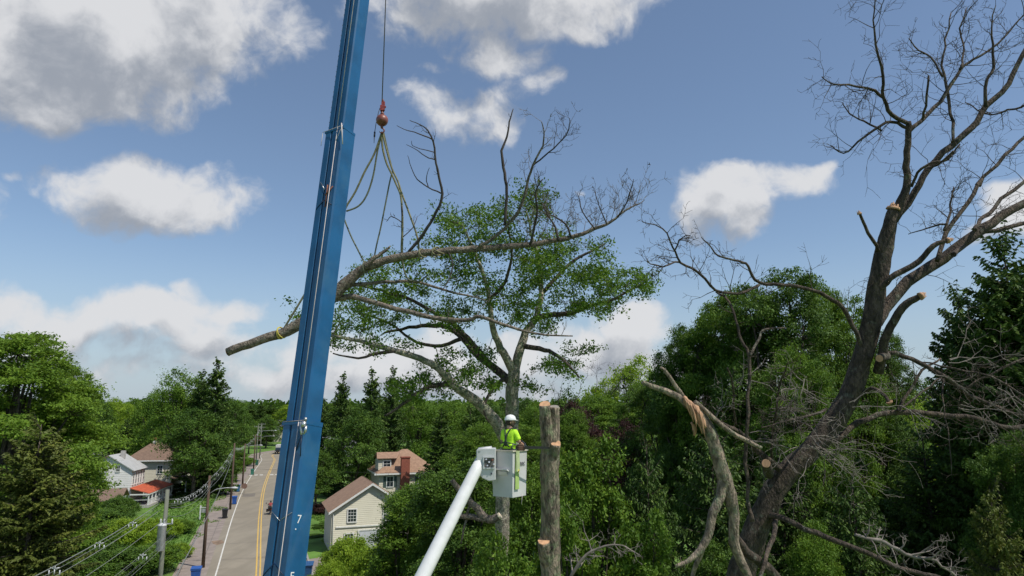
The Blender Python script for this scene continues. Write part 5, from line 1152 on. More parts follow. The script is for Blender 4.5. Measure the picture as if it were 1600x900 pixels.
# ---------------------------------------------------------------- houses
def siding(name, col, pitch=.2, horiz=True):
    m = bpy.data.materials.new(name); m.use_nodes = True; t = m.node_tree; b = t.nodes['Principled BSDF']; b.inputs['Roughness'].default_value = .75
    co = t.nodes.new('ShaderNodeTexCoord'); sp = t.nodes.new('ShaderNodeSeparateXYZ'); t.links.new(co.outputs['Object'], sp.inputs[0])
    a = t.nodes.new('ShaderNodeMath'); a.operation = 'DIVIDE'; t.links.new(sp.outputs[2], a.inputs[0]); a.inputs[1].default_value = pitch
    fr = t.nodes.new('ShaderNodeMath'); fr.operation = 'FRACT'; t.links.new(a.outputs[0], fr.inputs[0])
    bp = t.nodes.new('ShaderNodeBump'); bp.inputs['Strength'].default_value = 1; bp.inputs['Distance'].default_value = .06; bp.invert = True
    t.links.new(fr.outputs[0], bp.inputs['Height']); t.links.new(bp.outputs[0], b.inputs['Normal'])
    n = t.nodes.new('ShaderNodeTexNoise'); n.inputs['Scale'].default_value = .8; n.inputs['Detail'].default_value = 6; t.links.new(co.outputs['Object'], n.inputs['Vector'])
    r = t.nodes.new('ShaderNodeValToRGB'); t.links.new(n.outputs['Fac'], r.inputs[0]); r.color_ramp.elements[0].color = (*[c * .85 for c in col], 1); r.color_ramp.elements[1].color = (*[min(1, c * 1.08) for c in col], 1)
    # the joint between two boards is darker
    mr = t.nodes.new('ShaderNodeMapRange'); t.links.new(fr.outputs[0], mr.inputs[0]); mr.inputs[1].default_value = 0; mr.inputs[2].default_value = .12; mr.inputs[3].default_value = .62; mr.inputs[4].default_value = 1
    x = t.nodes.new('ShaderNodeMix'); x.data_type = 'RGBA'; x.blend_type = 'MULTIPLY'; x.inputs[0].default_value = 1; t.links.new(r.outputs[0], x.inputs[6]); t.links.new(mr.outputs[0], x.inputs[7]); t.links.new(x.outputs[2], b.inputs['Base Color'])
    return m
M['side_w'] = siding('white_siding', (.62, .61, .58), .28)
M['side_c'] = siding('cream_siding', (.56, .52, .41), .25)
M['side_t'] = siding('pale_cream_wall', (.60, .57, .45), .2)
M['shingle'] = mat('brown_shingle', (.19, .125, .09), .9, .18, 4, .4, 18)
M['shingle_t'] = mat('tan_shingle', (.30, .185, .12), .9, .14, 3, .4, 18)
M['tin'] = mat('grey_metal_roof', (.48, .48, .47), .5, .08, 2, metal=.1)
M['red_roof'] = mat('red_porch_roof', (.48, .10, .045), .7, .18, 2)
M['trim'] = mat('white_trim', (.72, .71, .68), .6, .06, 5)
M['glass'] = mat('window_glass', (.02, .03, .04), .08, .2, 2, spec=.8)
M['brick'] = mat('red_brick', (.28, .085, .055), .9, .25, 14, .5, 20)
M['shutter'] = mat('green_shutter', (.05, .08, .07), .7, .2, 5)
M['grey_roof'] = mat('grey_shingle', (.16, .16, .165), .9, .15, 3, .3, 15)
M['shade_in'] = mat('interior_shade', (.025, .022, .02), .9, .2, 3)
M['concrete'] = mat('concrete', (.4, .38, .35), .9, .1, 3)
def house(name, origin, yaw, label, cat='house'):
    return empty(name, (origin.x, origin.y, 0), yaw, label, cat)
def wallbox(h, w, d, z1, m, gable=None, z0=-.2, x0=0, y0=0, name='wall'):
    """box from (x0,y0) w wide, d deep; gable=(axis, ridge z, apex)"""
    mb = MB(); x1, y1 = x0 + w, y0 + d
    if gable and gable[0] == 'y':
        a = x0 + w * gable[2]; mb.prism([(x0, y0, z0), (x1, y0, z0), (x1, y0, z1), (a, y0, gable[1]), (x0, y0, z1)], (0, d, 0))
    elif gable:
        a = y0 + d * gable[2]; mb.prism([(x0, y0, z0), (x0, y1, z0), (x0, y1, z1), (x0, a, gable[1]), (x0, y0, z1)], (w, 0, 0))
    else: mb.prism([(x0, y0, z0), (x1, y0, z0), (x1, y1, z0), (x0, y1, z0)], (0, 0, z1 - z0))
    return mb.build(name, m, h)
def slab(h, pts, t, m, name='roof'):
    a, b, c = [Vector(p) for p in pts[:3]]; n = (b - a).cross(c - a).normalized()
    if n.z < 0: n = -n
    mb = MB(); mb.prism([Vector(p) for p in pts], n * t); return mb.build(name, m, h)
def window(h, c, w, hh, face, lights=(2, 3), shut=False, fm='trim'):
    """face: '-y' front, '+x' right side, '-x' left side; c centre"""
    x, y, z = c; mb = MB(); t = .05
    def bx(u, v, su, sv, dep, th):
        if face == '-y': mb.box((x + u, y - dep, z + v), (su, th, sv))
        elif face == '+x': mb.box((x + dep, y + u, z + v), (th, su, sv))
        else: mb.box((x - dep, y + u, z + v), (th, su, sv))
    fw = .11
    bx(-(w / 2 + fw / 2), 0, fw, hh + 2 * fw, .04, .08); bx(w / 2 + fw / 2, 0, fw, hh + 2 * fw, .04, .08); bx(0, hh / 2 + fw / 2, w, fw, .04, .08); bx(0, -hh / 2 - fw / 2, w, fw, .05, .10)
    for i in range(1, lights[0]): bx(-w / 2 + w * i / lights[0], 0, .03, hh, .025, .03)
    for j in range(1, lights[1]): bx(0, -hh / 2 + hh * j / lights[1], w, .05 if j * 2 == lights[1] else .03, .022, .028)
    f_ = mb.build('window', M[fm], h); mb2 = MB()
    if face == '-y': mb2.box((x, y - .006, z), (w, .012, hh))
    elif face == '+x': mb2.box((x + .006, y, z), (.012, w, hh))
    else: mb2.box((x - .006, y, z), (.012, w, hh))
    mb2.build('pane', M['glass'], f_)
    if shut:
        mb3 = MB()
        for s in (-1, 1): mb3.box((x + s * (w / 2 + fw + .22), y - .03, z), (.4, .05, hh + .1))
        mb3.build('shutter', M['shutter'], f_)
YW = R(20)
# cream gable house (front turned slightly right)
o = G(515.5, 865); h = house('gable_house', o, YW, 'pale cream gabled garage house with tan roof right of the crane boom')
Wd, Dp, ez, rz_, apx = 8.4, 7.6, 4.35, 7.0, .5
wallbox(h, Wd, Dp, ez, M['side_t'], ('y', rz_, apx))
ov = .35; ax_ = Wd * apx; sl = (rz_ - ez) / ax_
for s in (0, 1):
    xe = -ov if s == 0 else Wd + ov; ze = ez - sl * ov
    slab(h, [(xe, -ov, ze + .02), (ax_, -ov, rz_ + .02), (ax_, Dp + ov, rz_ + .02), (xe, Dp + ov, ze + .02)], .14, M['shingle_t'])
mb = MB()
for s in (0, 1):
    xe = -ov if s == 0 else Wd + ov; ze = ez - sl * ov; mb.prism([(xe, -ov - .06, ze - .14), (xe, -ov - .06, ze + .10), (ax_, -ov - .06, rz_ + .10), (ax_, -ov - .06, rz_ - .14)], (0, .055, 0))
mb.build('bargeboard', M['trim'], h)
mb = MB(); mb.box((Wd / 2 + .25, -.05, 2.62), (Wd - .5, .10, .14)); mb.build('band', M['trim'], h)
mb = MB(); mb.tube([(.18, -.10, 0), (.18, -.10, 4.0), (-.05, -.2, 4.2)], .05, 8); mb.build('downpipe', M['trim'], h)
window(h, (2.15, 0, 3.75), .85, 1.25, '-y', (3, 4)); window(h, (5.95, 0, 3.75), .85, 1.25, '-y', (3, 4)); window(h, (1.9, 0, 1.25), .85, 1.25, '-y', (3, 4))
mb = MB(); mb.box((4.2, -.03, 1.05), (2.4, .06, 2.1)); mb.build('garage_door', mat('garage_door', (.55, .56, .60), .5, .06, 3), h)
mb = MB()
for u in (2.9, 5.5): mb.box((u, -.05, 1.1), (.16, .1, 2.25))
mb.box((4.2, -.05, 2.2), (2.44, .1, .14)); mb.build('door_frame', M['trim'], h)
# brick chimney house behind
o = PY(592, 760, 103); h = house('chimney_house', Vector((o.x, o.y, 0)), YW, 'cream hip roofed house with a tall red brick chimney')
wallbox(h, 8.6, 8, 5.9, M['side_c'])
e = .5; zr = 9.0; x0, x1, y0, y1 = -e, 8.6 + e, -e, 8 + e; ra, rb = (4.0, 4.0, zr), (4.9, 4.0, zr)
mb = MB(); mb.poly([(x0, y0, 5.85), (x1, y0, 5.85), rb, ra]); mb.poly([(x1, y0, 5.85), (x1, y1, 5.85), rb]); mb.poly([(x1, y1, 5.85), (x0, y1, 5.85), ra, rb]); mb.poly([(x0, y1, 5.85), (x0, y0, 5.85), ra]); mb.poly([(x0, y0, 5.85), (x0, y1, 5.85), (x1, y1, 5.85), (x1, y0, 5.85)])
rf = mb.build('roof', M['shingle_t'], h)
mb = MB(); mb.box((4.05, -e, 5.72), (9.7, .1, .22)); mb.box((-e, 4, 5.72), (.1, 9.1, .22)); mb.box((9.1, 4, 5.72), (.1, 9.1, .22)); mb.build('gutter', M['trim'], h)
mb = MB(); mb.box((3.7, -.42, 3.9), (1.25, .8, 8.2)); mb.build('chimney', M['brick'], h); mb = MB(); mb.box((3.7, -.42, 8.08), (1.4, .95, .16)); mb.build('chimney_cap', M['brick'], h)
mb = MB(); mb.box((.9, 2.3, 7.0), (1.9, 3.0, 1.5)); dm = mb.build('dormer', M['side_c'], h); slab(h, [(-.35, .5, 7.8), (2.6, .5, 7.8), (3.4, 2.3, 8.6), (-.1, 2.3, 8.6)], .12, M['shingle_t']); slab(h, [(-.35, 4.1, 7.8), (-.1, 2.3, 8.6), (3.4, 2.3, 8.6), (2.6, 4.1, 7.8)], .12, M['shingle_t'])
window(h, (1.2, .79, 7.1), 1.0, .8, '-y', (2, 2))
window(h, (1.6, 0, 4.6), .9, 1.4, '-y', (2, 2), True); window(h, (6.3, 0, 4.6), .9, 1.4, '-y', (2, 2), True); window(h, (6.3, 0, 1.7), .9, 1.4, '-y', (2, 2), True); window(h, (1.6, 0, 1.7), .9, 1.4, '-y', (2, 2), True)
# low tan roof right of the gable house
# white house with metal roof and red porch
o = G(206, 796); o = Vector((-59.4, 110.2, 0)); YH = R(12); h = house('white_house', o, YH, 'white clapboard house with pale metal roof and red porch roof')
W2, D2, e2_, r2 = 7.3, 6.6, 5.7, 7.9
wallbox(h, W2, D2, e2_, M['side_w'], ('y', r2, .52), x0=-W2)
axx = -W2 * .48; sl = (r2 - e2_) / (W2 * .48)
slab(h, [(.35, -.3, e2_ - sl * .35), (axx, -.3, r2), (axx, D2 + .3, r2), (.35, D2 + .3, e2_ - sl * .35)], .12, M['tin'])
slab(h, [(-W2 - .35, -.3, e2_ - sl * .3), (-W2 - .35, D2 + .3, e2_ - sl * .3), (axx, D2 + .3, r2), (axx, -.3, r2)], .12, M['shingle'])
window(h, (-3.9, 0, 5.9), .5, .8, '-y', (2, 2)); window(h, (-2.05, 0, 5.9), .5, .8, '-y', (2, 2)); window(h, (-5.6, 0, 3.9), .6, 1.1, '-y', (1, 2))
for k in range(5): window(h, (0, .8 + k * 1.25, 4.3), .62, 1.7, '+x', (1, 2))
mb = MB(); mb.box((axx + 1.0, 3.2, 7.9), (.6, .6, 1.2)); mb.build('chimney', M['concrete'], h)
slab(h, [(.02, -.6, 2.95), (2.9, -.6, 2.1), (2.9, 13.2, 2.1), (.02, 13.2, 2.95)], .10, M['red_roof'])
mb = MB(); mb.box((2.85, 6.3, 2.02), (.12, 13.8, .18)); mb.box((1.4, -.58, 2.02), (2.9, .1, .18)); mb.build('porch_beam', M['trim'], h)
mb = MB(); mb.box((1.5, 6.3, .22), (3.0, 13.8, .4)); mb.build('porch_deck', M['concrete'], h)
for k in range(8): mb = MB(); mb.box((2.8, -.4 + k * 1.9, 1.22), (.16, .16, 1.6)); mb.build('porch_post', M['trim'], h)
mb = MB(); mb.box((2.8, 6.3, 1.18), (.07, 13.4, .07)); mb.box((1.4, -.4, 1.18), (2.6, .07, .07))
for k in range(60): mb.box((2.8, -.3 + k * .225, .8), (.04, .04, .74))
mb.build('railing', M['trim'], h)
# brown hip roof house behind it
o = PY(196, 760, 123); h2 = house('hip_house', Vector((o.x, o.y, 0)), YH, 'cream house with brown hip roof behind the metal roofed house')
wallbox(h2, 7.2, 8, 6.3, M['side_c'])
x0, x1, y0, y1 = -.6, 7.8, -.6, 8.6; ra, rb = (2.6, 3.6, 9.1), (4.6, 4.4, 9.1)
mb = MB(); mb.poly([(x0, y0, 6.25), (x1, y0, 6.25), rb, ra]); mb.poly([(x1, y0, 6.25), (x1, y1, 6.25), rb]); mb.poly([(x1, y1, 6.25), (x0, y1, 6.25), ra, rb]); mb.poly([(x0, y1, 6.25), (x0, y0, 6.25), ra]); mb.poly([(x0, y0, 6.24), (x0, y1, 6.24), (x1, y1, 6.24), (x1, y0, 6.24)]); mb.build('roof', M['shingle'], h2)
mb = MB(); mb.box((3.6, -.6, 6.15), (8.4, .1, .2)); mb.box((7.8, 4, 6.15), (.1, 9.2, .2)); mb.build('gutter', M['trim'], h2)
mb = MB(); mb.box((3.0, 3.9, 9.0), (.6, .6, .9)); c_ = mb.build('chimney', M['trim'], h2); mb = MB(); mb.box((3.0, 3.9, 9.7), (.62, .62, .5)); mb.build('chimney_pot', M['brick'], h2)
window(h2, (5.3, 0, 4.6), .8, 1.3, '-y'); window(h2, (7.2, 2, 4.6), .8, 1.3, '+x'); window(h2, (7.2, 5.5, 4.6), .8, 1.3, '+x')
slab(h2, [(7.21, 0, 3.0), (9.8, 0, 2.5), (9.8, 7, 2.5), (7.21, 7, 3.0)], .14, M['shingle']); mb = MB(); mb.box((9.75, 3.5, 2.42), (.14, 7, .2)); mb.build('porch_beam', M['trim'], h2)
for k in range(3): mb = MB(); mb.box((9.7, .3 + k * 3.2, 1.2), (.16, .16, 2.3)); mb.build('porch_post', M['trim'], h2)
# brown roofed garage in front
o = PY(104, 790, 97); g_ = house('low_garage', Vector((o.x, o.y, 0)), YW, 'low brown roofed garage with dark open front left of the white house', 'garage')
wallbox(g_, 5.6, 4, 2.5, M['side_w'], y0=1.6)
slab(g_, [(-1.4, -.6, 2.45), (6.6, -.6, 2.45), (6.6, 3.6, 3.7), (-.2, 3.6, 3.7)], .14, M['shingle']); slab(g_, [(-1.4, 6.4, 2.45), (-.2, 3.6, 3.7), (6.6, 3.6, 3.7), (6.6, 6.4, 2.45)], .14, M['shingle'])
mb = MB(); mb.box((1.6, 1.585, 1.2), (2.6, .03, 2.3)); mb.build('opening_shade', M['shade_in'], g_)  # dark sheet on the solid wall, painted as the unlit inside of the garage
for x in (0, 2.9, 5.6): mb = MB(); mb.box((x, -.3, 1.2), (.16, .16, 2.5)); mb.build('post', M['trim'], g_)
# other roofs showing among the trees
def small(name, px, py, Y, w, d, ez, rz, rm, wm, lab, yaw=YW):
    o = PY(px, py, Y); h = house(name, Vector((o.x, o.y, 0)), yaw, lab); wallbox(h, w, d, ez, M[wm], ('x', rz, .5))
    slab(h, [(-.4, -.4, ez - .1), (w + .4, -.4, ez - .1), (w + .4, d / 2, rz + .05), (-.4, d / 2, rz + .05)], .14, M[rm]); slab(h, [(-.4, d + .4, ez - .1), (-.4, d / 2, rz + .05), (w + .4, d / 2, rz + .05), (w + .4, d + .4, ez - .1)], .14, M[rm])
    window(h, (w * .3, 0, ez - 1.4), .8, 1.2, '-y'); window(h, (w * .7, 0, ez - 1.4), .8, 1.2, '-y'); return h
small('far_house', 92, 760, 138, 9, 7, 4.4, 6.4, 'grey_roof', 'side_w', 'grey roofed house glimpsed through the maple')
small('far_house', 476, 740, 168, 12, 18, 5.5, 8.3, 'grey_roof', 'side_w', 'large grey roofed building just right of the crane boom')
small('far_house', 226, 740, 146, 9, 7, 5.5, 7.8, 'grey_roof', 'side_c', 'grey roof peeping above the brown hip roof')
small('far_house', 425, 700, 330, 14, 9, 7, 10, 'grey_roof', 'side_c', 'distant building at the far end of the road', 0)
#small('far_house', 358, 735, 205, 9, 7, 3.2, 5, 'grey_roof', 'side_w', 'small pale building behind the distant poles')
# flag on the porch
fl = empty('flag', tuple(PY(252, 772, 120)), 0, 'small red white and blue flag hanging beside the red porch', 'flag')
mb = MB(); mb.tube([(0, 0, .9), (.0, 0, -1.2)], .02, 6); mb.build('pole', M['trim'], fl)
for k, c in enumerate(((.45, .04, .06), (.7, .7, .7), (.45, .04, .06), (.7, .7, .7), (.45, .04, .06))):
    mb = MB(); mb.prism([(.03 + .2 * k, 0, .85 - .22 * k), (.23 + .2 * k, .03, .62 - .22 * k), (.15 + .16 * k, .03, -.55 + .02 * k), (.02 + .16 * k, 0, -.45)], (0, .015, 0)); mb.build('stripe', mat('flag_cloth', c, .8, .05), fl)

# ---------------------------------------------------------------- utility poles, lamps, wires
M['pole'] = mat('pole_wood', (.10, .065, .045), .9, .3, 3, .4, 20, stretch=(1, 1, .2))
M['pole_g'] = mat('grey_pole_wood', (.16, .17, .13), .9, .25, 3, .4, 20, stretch=(1, 1, .2))
M['galv'] = mat('galvanised_metal', (.45, .46, .46), .45, .12, 5, metal=.3)
M['insul'] = mat('pale_insulator', (.55, .56, .56), .5, .1, 8)
M['cable'] = mat('pale_cable', (.20, .215, .19), .6, .1, 10)
M['cable_d'] = mat('dark_cable', (.05, .05, .05), .6, .1, 10)
def pole(o, H, label, m='pole', lamp=None, arm=None, cross=0, yawc=R(20)):
    t = empty('utility_pole', (o.x, o.y, 0), 0, label, 'utility pole', 'utility poles along the road'); mb = MB()
    mb.tube([(0, 0, -.3), (0, 0, H * .5), (0, 0, H)], [.17, .145, .115], 12); mb.build('post', M[m], t)
    if lamp:
        z, ln = lamp; u = Vector((math.cos(yawc), math.sin(yawc), 0)); mb = MB(); mb.tube([u * .1 + Vector((0, 0, z - .1)), u * ln * .35 + Vector((0, 0, z + .28)), u * ln * .8 + Vector((0, 0, z + .38)), u * ln + Vector((0, 0, z + .36))], .035, 8); mb.build('lamp_arm', M['galv'], t)
        mb = MB(); b = u * (ln + .38) + Vector((0, 0, z + .34)); mb.tube([u * (ln - .05) + Vector((0, 0, z + .37)), b, b + u * .3 - Vector((0, 0, .03))], [.05, .13, .05], 10); mb.build('lamp_head', M['insul'], t)
    for k in range(cross):
        z = H - .45 - 1.0 * k; mb = MB(); mb.box((0, -.02, z), (2.2, .10, .12), yawc); mb.build('crossarm', M[m], t)
        for s in (-1, -.5, .5, 1): mb = MB(); u = Vector((math.cos(yawc), math.sin(yawc), 0)) * s; mb.lathe([(.03, .06), (.05, .1), (.035, .14), (.05, .18), (.02, .24)], 8, (u.x, u.y - .02, z)); mb.build('insulator', M['insul'], t)
    return t
def gp_(px, py, Y=None): q = G(px, py); return Vector((q.x, q.y, 0))
P0 = PY(262, 765, 45); P0h = P0.z; P0 = Vector((P0.x, P0.y, 0))
p0 = pole(P0, P0h, 'grey utility pole carrying a white transformer at the lower left', 'pole_g')
mb = MB(); zt = PY(254, 826, 44.7).z
mb.lathe([(.20, -.85), (.24, -.82), (.24, .62), (.26, .64), (.26, .70), (.10, .80), (.02, .82)], 18, (.05, -.42, zt - .45)); tf = mb.build('transformer', M['insul'], p0)
for s in (-.11, .11): mb = MB(); mb.lathe([(.05, 0), (.065, .04), (.04, .08), (.065, .12), (.04, .16), (.06, .2), (.02, .26)], 10, (.05 + s, -.42, zt + .35)); mb.build('bushing', M['insul'], tf)
mb = MB(); mb.box((0, -.16, zt - .1), (.2, .16, .12)); mb.box((0, -.16, zt - .9), (.2, .16, .12)); mb.box((.35, -.2, zt + .28), (.5, .06, .06)); mb.build('bracket', M['galv'], p0)
mb = MB(); mb.lathe([(.03, 0), (.06, .05), (.04, .1), (.06, .16), (.02, .3)], 8, (.55, -.2, zt + .28)); mb.build('cutout', M['insul'], p0)
PB1, PB2, PB3, PB4, PB5 = gp_(317, 887), gp_(359.5, 796), gp_(378.5, 762), gp_(395.6, 741), gp_(405.7, 716.5)
pole(PB1, 8.6, 'nearest brown roadside pole with street lamp arm', 'pole', (7.0, 2.0)); pole(PB2, 9.9, 'bare brown pole behind the black wheelie bin', 'pole')
pole(PB3, 8.4, 'brown pole with lamp arm near the crossing sign', 'pole', (7.7, 2.6)); pole(PB4, 9.2, 'brown pole beside the green bins with crossarm', 'pole', None, None, 2); pole(PB5, 10.9, 'tall grey pole with crossarms and two lamps at the far bend', 'pole_g', (6.5, 3.4), None, 2)
p5 = pole(gp_(400, 722), 10.5, 'thin far pole left of the tallest bend pole', 'pole_g', (8.6, 4.5), None, 1)
PM = Vector((-14.5, 14, 0)); pole(PM, P0h - .6, 'near pole out of the view carrying the cables', 'pole_g')
def wire(a, b, sag, r0, m, n=18):
    pts = [a.lerp(b, k / n) + Vector((0, 0, -sag * 4 * (k / n) * (1 - k / n))) for k in range(n + 1)]; mb = MB(); mb.tube(pts, r0 * .8, 5); return mb, pts
def V3(p, z, dx=0): return Vector((p.x + dx, p.y, z))
PC = P(255, 935, 26)
WI = [ # from, z, to, z, sag, radius, material, spacers, label
 (PM, 9.3, P0, 9.1, .5, .030, 'cable', 5, 'pale messenger cable with white spacers nearest the lower left corner', -.5),
 (PM, 8.4, P0, 8.4, .5, .018, 'cable', 0, 'second pale cable running beside the messenger cable', .2),
 (PM, 7.9, P0, 7.7, .6, .014, 'cable', 4, 'thin lower cable below the messenger cables', .5),
 (PM, 7.4, P0, 7.2, .6, .012, 'cable', 0, 'thinnest low cable toward the transformer pole', .7),
 (P0, 9.4, PB1, 8.3, .5, .022, 'cable', 5, 'cable with white spacers between transformer pole and first roadside pole', .1),
 (P0, 8.9, PB1, 7.9, .7, .018, 'cable', 0, 'slack wire between transformer pole and first roadside pole', .3),
 (P0, 8.4, PB1, 7.6, .9, .016, 'cable', 0, 'lowest slack wire between transformer pole and first roadside pole', .2),
 (PC, PC.z, PB2, 8.4, .9, .028, 'cable', 0, 'long pale cable passing the roadside lamp toward the camera', 0),
 (PB1, 8.3, PB2, 9.3, .5, .022, 'cable', 4, 'cable from the lamp pole to the bare brown pole', 0), (PB1, 7.9, PB2, 8.8, .7, .018, 'cable_d', 0, 'dark wire from the lamp pole to the bare pole', .2), (PB1, 7.2, PB2, 8.0, .7, .022, 'cable', 0, 'lower pale wire from lamp pole to bare pole', -.2),
 (PB2, 9.3, PB3, 8.2, .4, .022, 'cable', 5, 'cable with spacers between bare pole and crossing sign pole', 0), (PB2, 8.7, PB3, 7.7, .5, .022, 'cable_d', 0, 'dark wire between bare pole and crossing sign pole', .3),
 (PB3, 8.2, PB4, 8.9, .4, .022, 'cable', 4, 'cable with spacers between crossing sign pole and crossarm pole', 0), (PB3, 7.7, PB4, 8.3, .4, .022, 'cable_d', 0, 'dark wire between crossing sign pole and crossarm pole', .3),
 (PB4, 8.9, PB5, 10.4, .5, .025, 'cable', 4, 'far cable between crossarm pole and bend pole', 0), (PB4, 8.2, PB5, 9.5, .5, .025, 'cable_d', 0, 'dark far wire between crossarm pole and bend pole', .6),
 (PB2, 6.2, Vector((-10.0, 101, 0)), 6.2, .3, .018, 'cable_d', 0, 'service wire crossing above the road', 0)]
for a, za, b, zb_, sg, r0, m, ns, lab, dx in WI:
    mb, pts = wire(V3(a, za, dx), V3(b, zb_, dx), sg, r0, M[m])
    if ns:
        t = empty('spacer_cable', tuple(pts[0]), 0, lab, 'cable'); q0 = pts[0]; mb.v = [(x - q0.x, y - q0.y, z - q0.z) for x, y, z in mb.v]; mb.build('cable', M[m], t)
        for k in range(1, ns + 1):
            q = pts[0].lerp(pts[-1], k / (ns + 1)); q.z -= sg * 4 * (k / (ns + 1)) * (1 - k / (ns + 1)); q = q - q0; mb = MB(); s = .22
            mb.tube([q, q - Vector((0, 0, s * .5))], .03, 5); c = q - Vector((0, 0, s * .5))
            for ang in (.6, 2.54, 4.71): mb.tube([c, c + Vector((math.cos(ang) * s, 0, math.sin(ang) * s * .8 - .05))], [.026, .022], 5)
            mb.tube([c + Vector((-s, 0, -.25)), c + Vector((-s * 1.0, 0, -.05))], .024, 5); mb.tube([c + Vector((s, 0, -.25)), c + Vector((s * 1.0, 0, -.05))], .024, 5); mb.build('spacer', M['insul'], t)
        for w in (-.22, 0, .22):
            mb = MB(); mb.tube([p_ - q0 + Vector((w, 0, -.3 - (.12 if w == 0 else 0))) for p_ in pts], r0 * .4, 4); mb.build('conductor', M['cable'], t)
    else: tag(mb.build('wire', M[m]), lab, 'wire', 'overhead wires along the road')

# ---------------------------------------------------------------- bins, signs, vehicles
def bin_(q, rz, col, label, s=1.0, grp='wheelie bins put out along the road'):
    t = empty('wheelie_bin', (q.x, q.y, .02), rz, label, 'wheelie bin', grp); m = mat('bin_plastic', col, .5, .12, 5)
    mb = MB(); lo = [(-.24, -.27, .06), (.24, -.27, .06), (.24, .25, .06), (-.24, .25, .06)]; hi = [(-.31, -.36, 1.0), (.31, -.36, 1.0), (.31, .34, 1.0), (-.31, .34, 1.0)]
    mb.poly(lo[::-1]); mb.poly(hi)
    for i in range(4): j = (i + 1) % 4; mb.poly([lo[i], lo[j], hi[j], hi[i]])
    mb.box((0, -.01, .97), (.68, .76, .07)); mb.build('body', m, t)
    mb = MB(); mb.prism([(-.34, -.40, 1.012), (.34, -.40, 1.012), (.34, .36, 1.05), (-.34, .36, 1.05)], (0, 0, .05)); mb.tube([(-.3, .40, 1.0), (.3, .40, 1.0)], .025, 7); mb.build('lid', m, t)
    for s_ in (-1, 1): mb = MB(); mb.tube([(s_ * .24, .25, .10), (s_ * .31, .25, .10)], .10, 12); mb.build('wheel', M['lblack'], t)
    t.scale = (s, s, s); return t
BL = (.02, .09, .34)
bin_(gp_(305, 912), .3, BL, 'blue wheelie bin at the bottom edge beside the first pole', 1.25); bin_(gp_(351, 810), .3, (.02, .02, .022), 'black wheelie bin standing on the pavement', 1.15)
bin_(gp_(366, 788), .3, BL, 'blue wheelie bin just past the black one', 1.15); bin_(gp_(371.5, 768.5), .3, (.03, .14, .30), 'dull blue bin half hidden behind a roadside pole', 1.15)
bin_(gp_(394, 742), .3, (.03, .17, .12), 'green wheelie bin at the foot of the crossarm pole', 1.2); bin_(gp_(401, 727), .3, (.03, .13, .10), 'dark green bin farther up the verge', 1.3)
# blue skip-like bin right of the boom
t = empty('refuse_cart', tuple(gp_(476, 908)), .2, 'dark blue lidded refuse cart at the drive right of the boom', 'refuse cart'); m = mat('cart_plastic', (.02, .08, .20), .5, .1, 5)
mb = MB(); mb.prism([(-.5, -.4, .1), (.5, -.4, .1), (.62, -.5, 1.35), (-.62, -.5, 1.35)], (0, .95, 0)); mb.build('body', m, t); mb = MB(); mb.prism([(-.7, -.58, 1.36), (.7, -.58, 1.36), (.7, .55, 1.5), (-.7, .55, 1.5)], (0, 0, .08)); mb.build('lid', m, t, bevel=.02)
for s in (-1, 1): mb = MB(); mb.tube([(s * .4, .3, .12), (s * .52, .3, .12)], .12, 12); mb.build('wheel', M['lblack'], t)
# back of an octagonal sign
q = gp_(381, 772); t = empty('road_sign', (q.x, q.y, 0), R(15), 'brown backed octagonal road sign at the road edge', 'road sign'); mb = MB(); mb.tube([(0, .05, 0), (0, .05, 2.2)], .04, 8); mb.build('post', M['galv'], t)
mb = MB(); mb.prism([(.52 * math.cos(PI / 8 + k * PI / 4), 0, 1.4 + .52 * math.sin(PI / 8 + k * PI / 4)) for k in range(8)], (0, .03, 0)); mb.build('sign_plate', mat('sign_back', (.20, .12, .09), .7, .15, 4), t)
# white post sign in the lawn
q = gp_(312, 812); t = empty('lawn_sign', (q.x, q.y, 0), 0, 'white hanging sign post in the lawn bushes', 'sign'); mb = MB(); mb.box((0, 0, .95), (.14, .14, 1.9)); mb.box((.5, 0, 1.62), (.9, .09, .1)); mb.build('post', M['trim'], t)
mb = MB(); mb.box((.52, 0, 1.2), (.7, .05, .5)); mb.build('sign_board', mat('grey_board', (.42, .42, .42), .7), t)
# motorcycle with rider, half hidden by the boom
q = gp_(422, 803); mc = empty('motorcycle', (q.x, q.y, .02), R(14), 'dark touring motorcycle with panniers half hidden by the boom', 'motorcycle')
M['mc'] = mat('motorcycle_black', (.02, .02, .022), .35, .2, 6, coat=.4)
for y in (-.72, .78):
    mb = MB(); n = 20; mb.tube([(-.07, y, .33), (.07, y, .33)], .33, 22); mb.build('wheel', M['lblack'], mc)
mb = MB(); mb.prism([(-.16, -.9, .5), (-.16, .5, .45), (-.16, .75, .85), (-.16, .3, 1.0), (-.16, -.3, .82), (-.16, -.95, .88)], (.32, 0, 0)); mb.build('body', M['mc'], mc, bevel=.05)
for s in (-1, 1): mb = MB(); mb.box((s * .36, -.75, .62), (.26, .55, .42)); mb.build('pannier', M['mc'], mc, bevel=.04)
mb = MB(); mb.box((0, -.95, 1.05), (.5, .4, .34)); mb.build('top_box', M['mc'], mc, bevel=.04)
mb = MB(); mb.tube([(-.42, .45, 1.08), (-.2, .62, 1.1), (.2, .62, 1.1), (.42, .45, 1.08)], .02, 7); mb.build('handlebar', M['galv'], mc)
for s in (-1, 1): mb = MB(); mb.tube([(s * .4, .5, 1.1), (s * .62, .5, 1.42)], .014, 6); mb.box((s * .66, .5, 1.46), (.17, .03, .12)); mb.build('mirror', M['mc'], mc)
for s in (-1, 1): mb = MB(); mb.box((s * .2, -1.0, .72), (.1, .04, .07)); mb.build('tail_light', mat('tail_lens', (.4, .02, .02), .3), mc)
rd = empty('person', (q.x, q.y, .02), R(14), 'rider in a dull red jacket seated on the motorcycle', 'person')
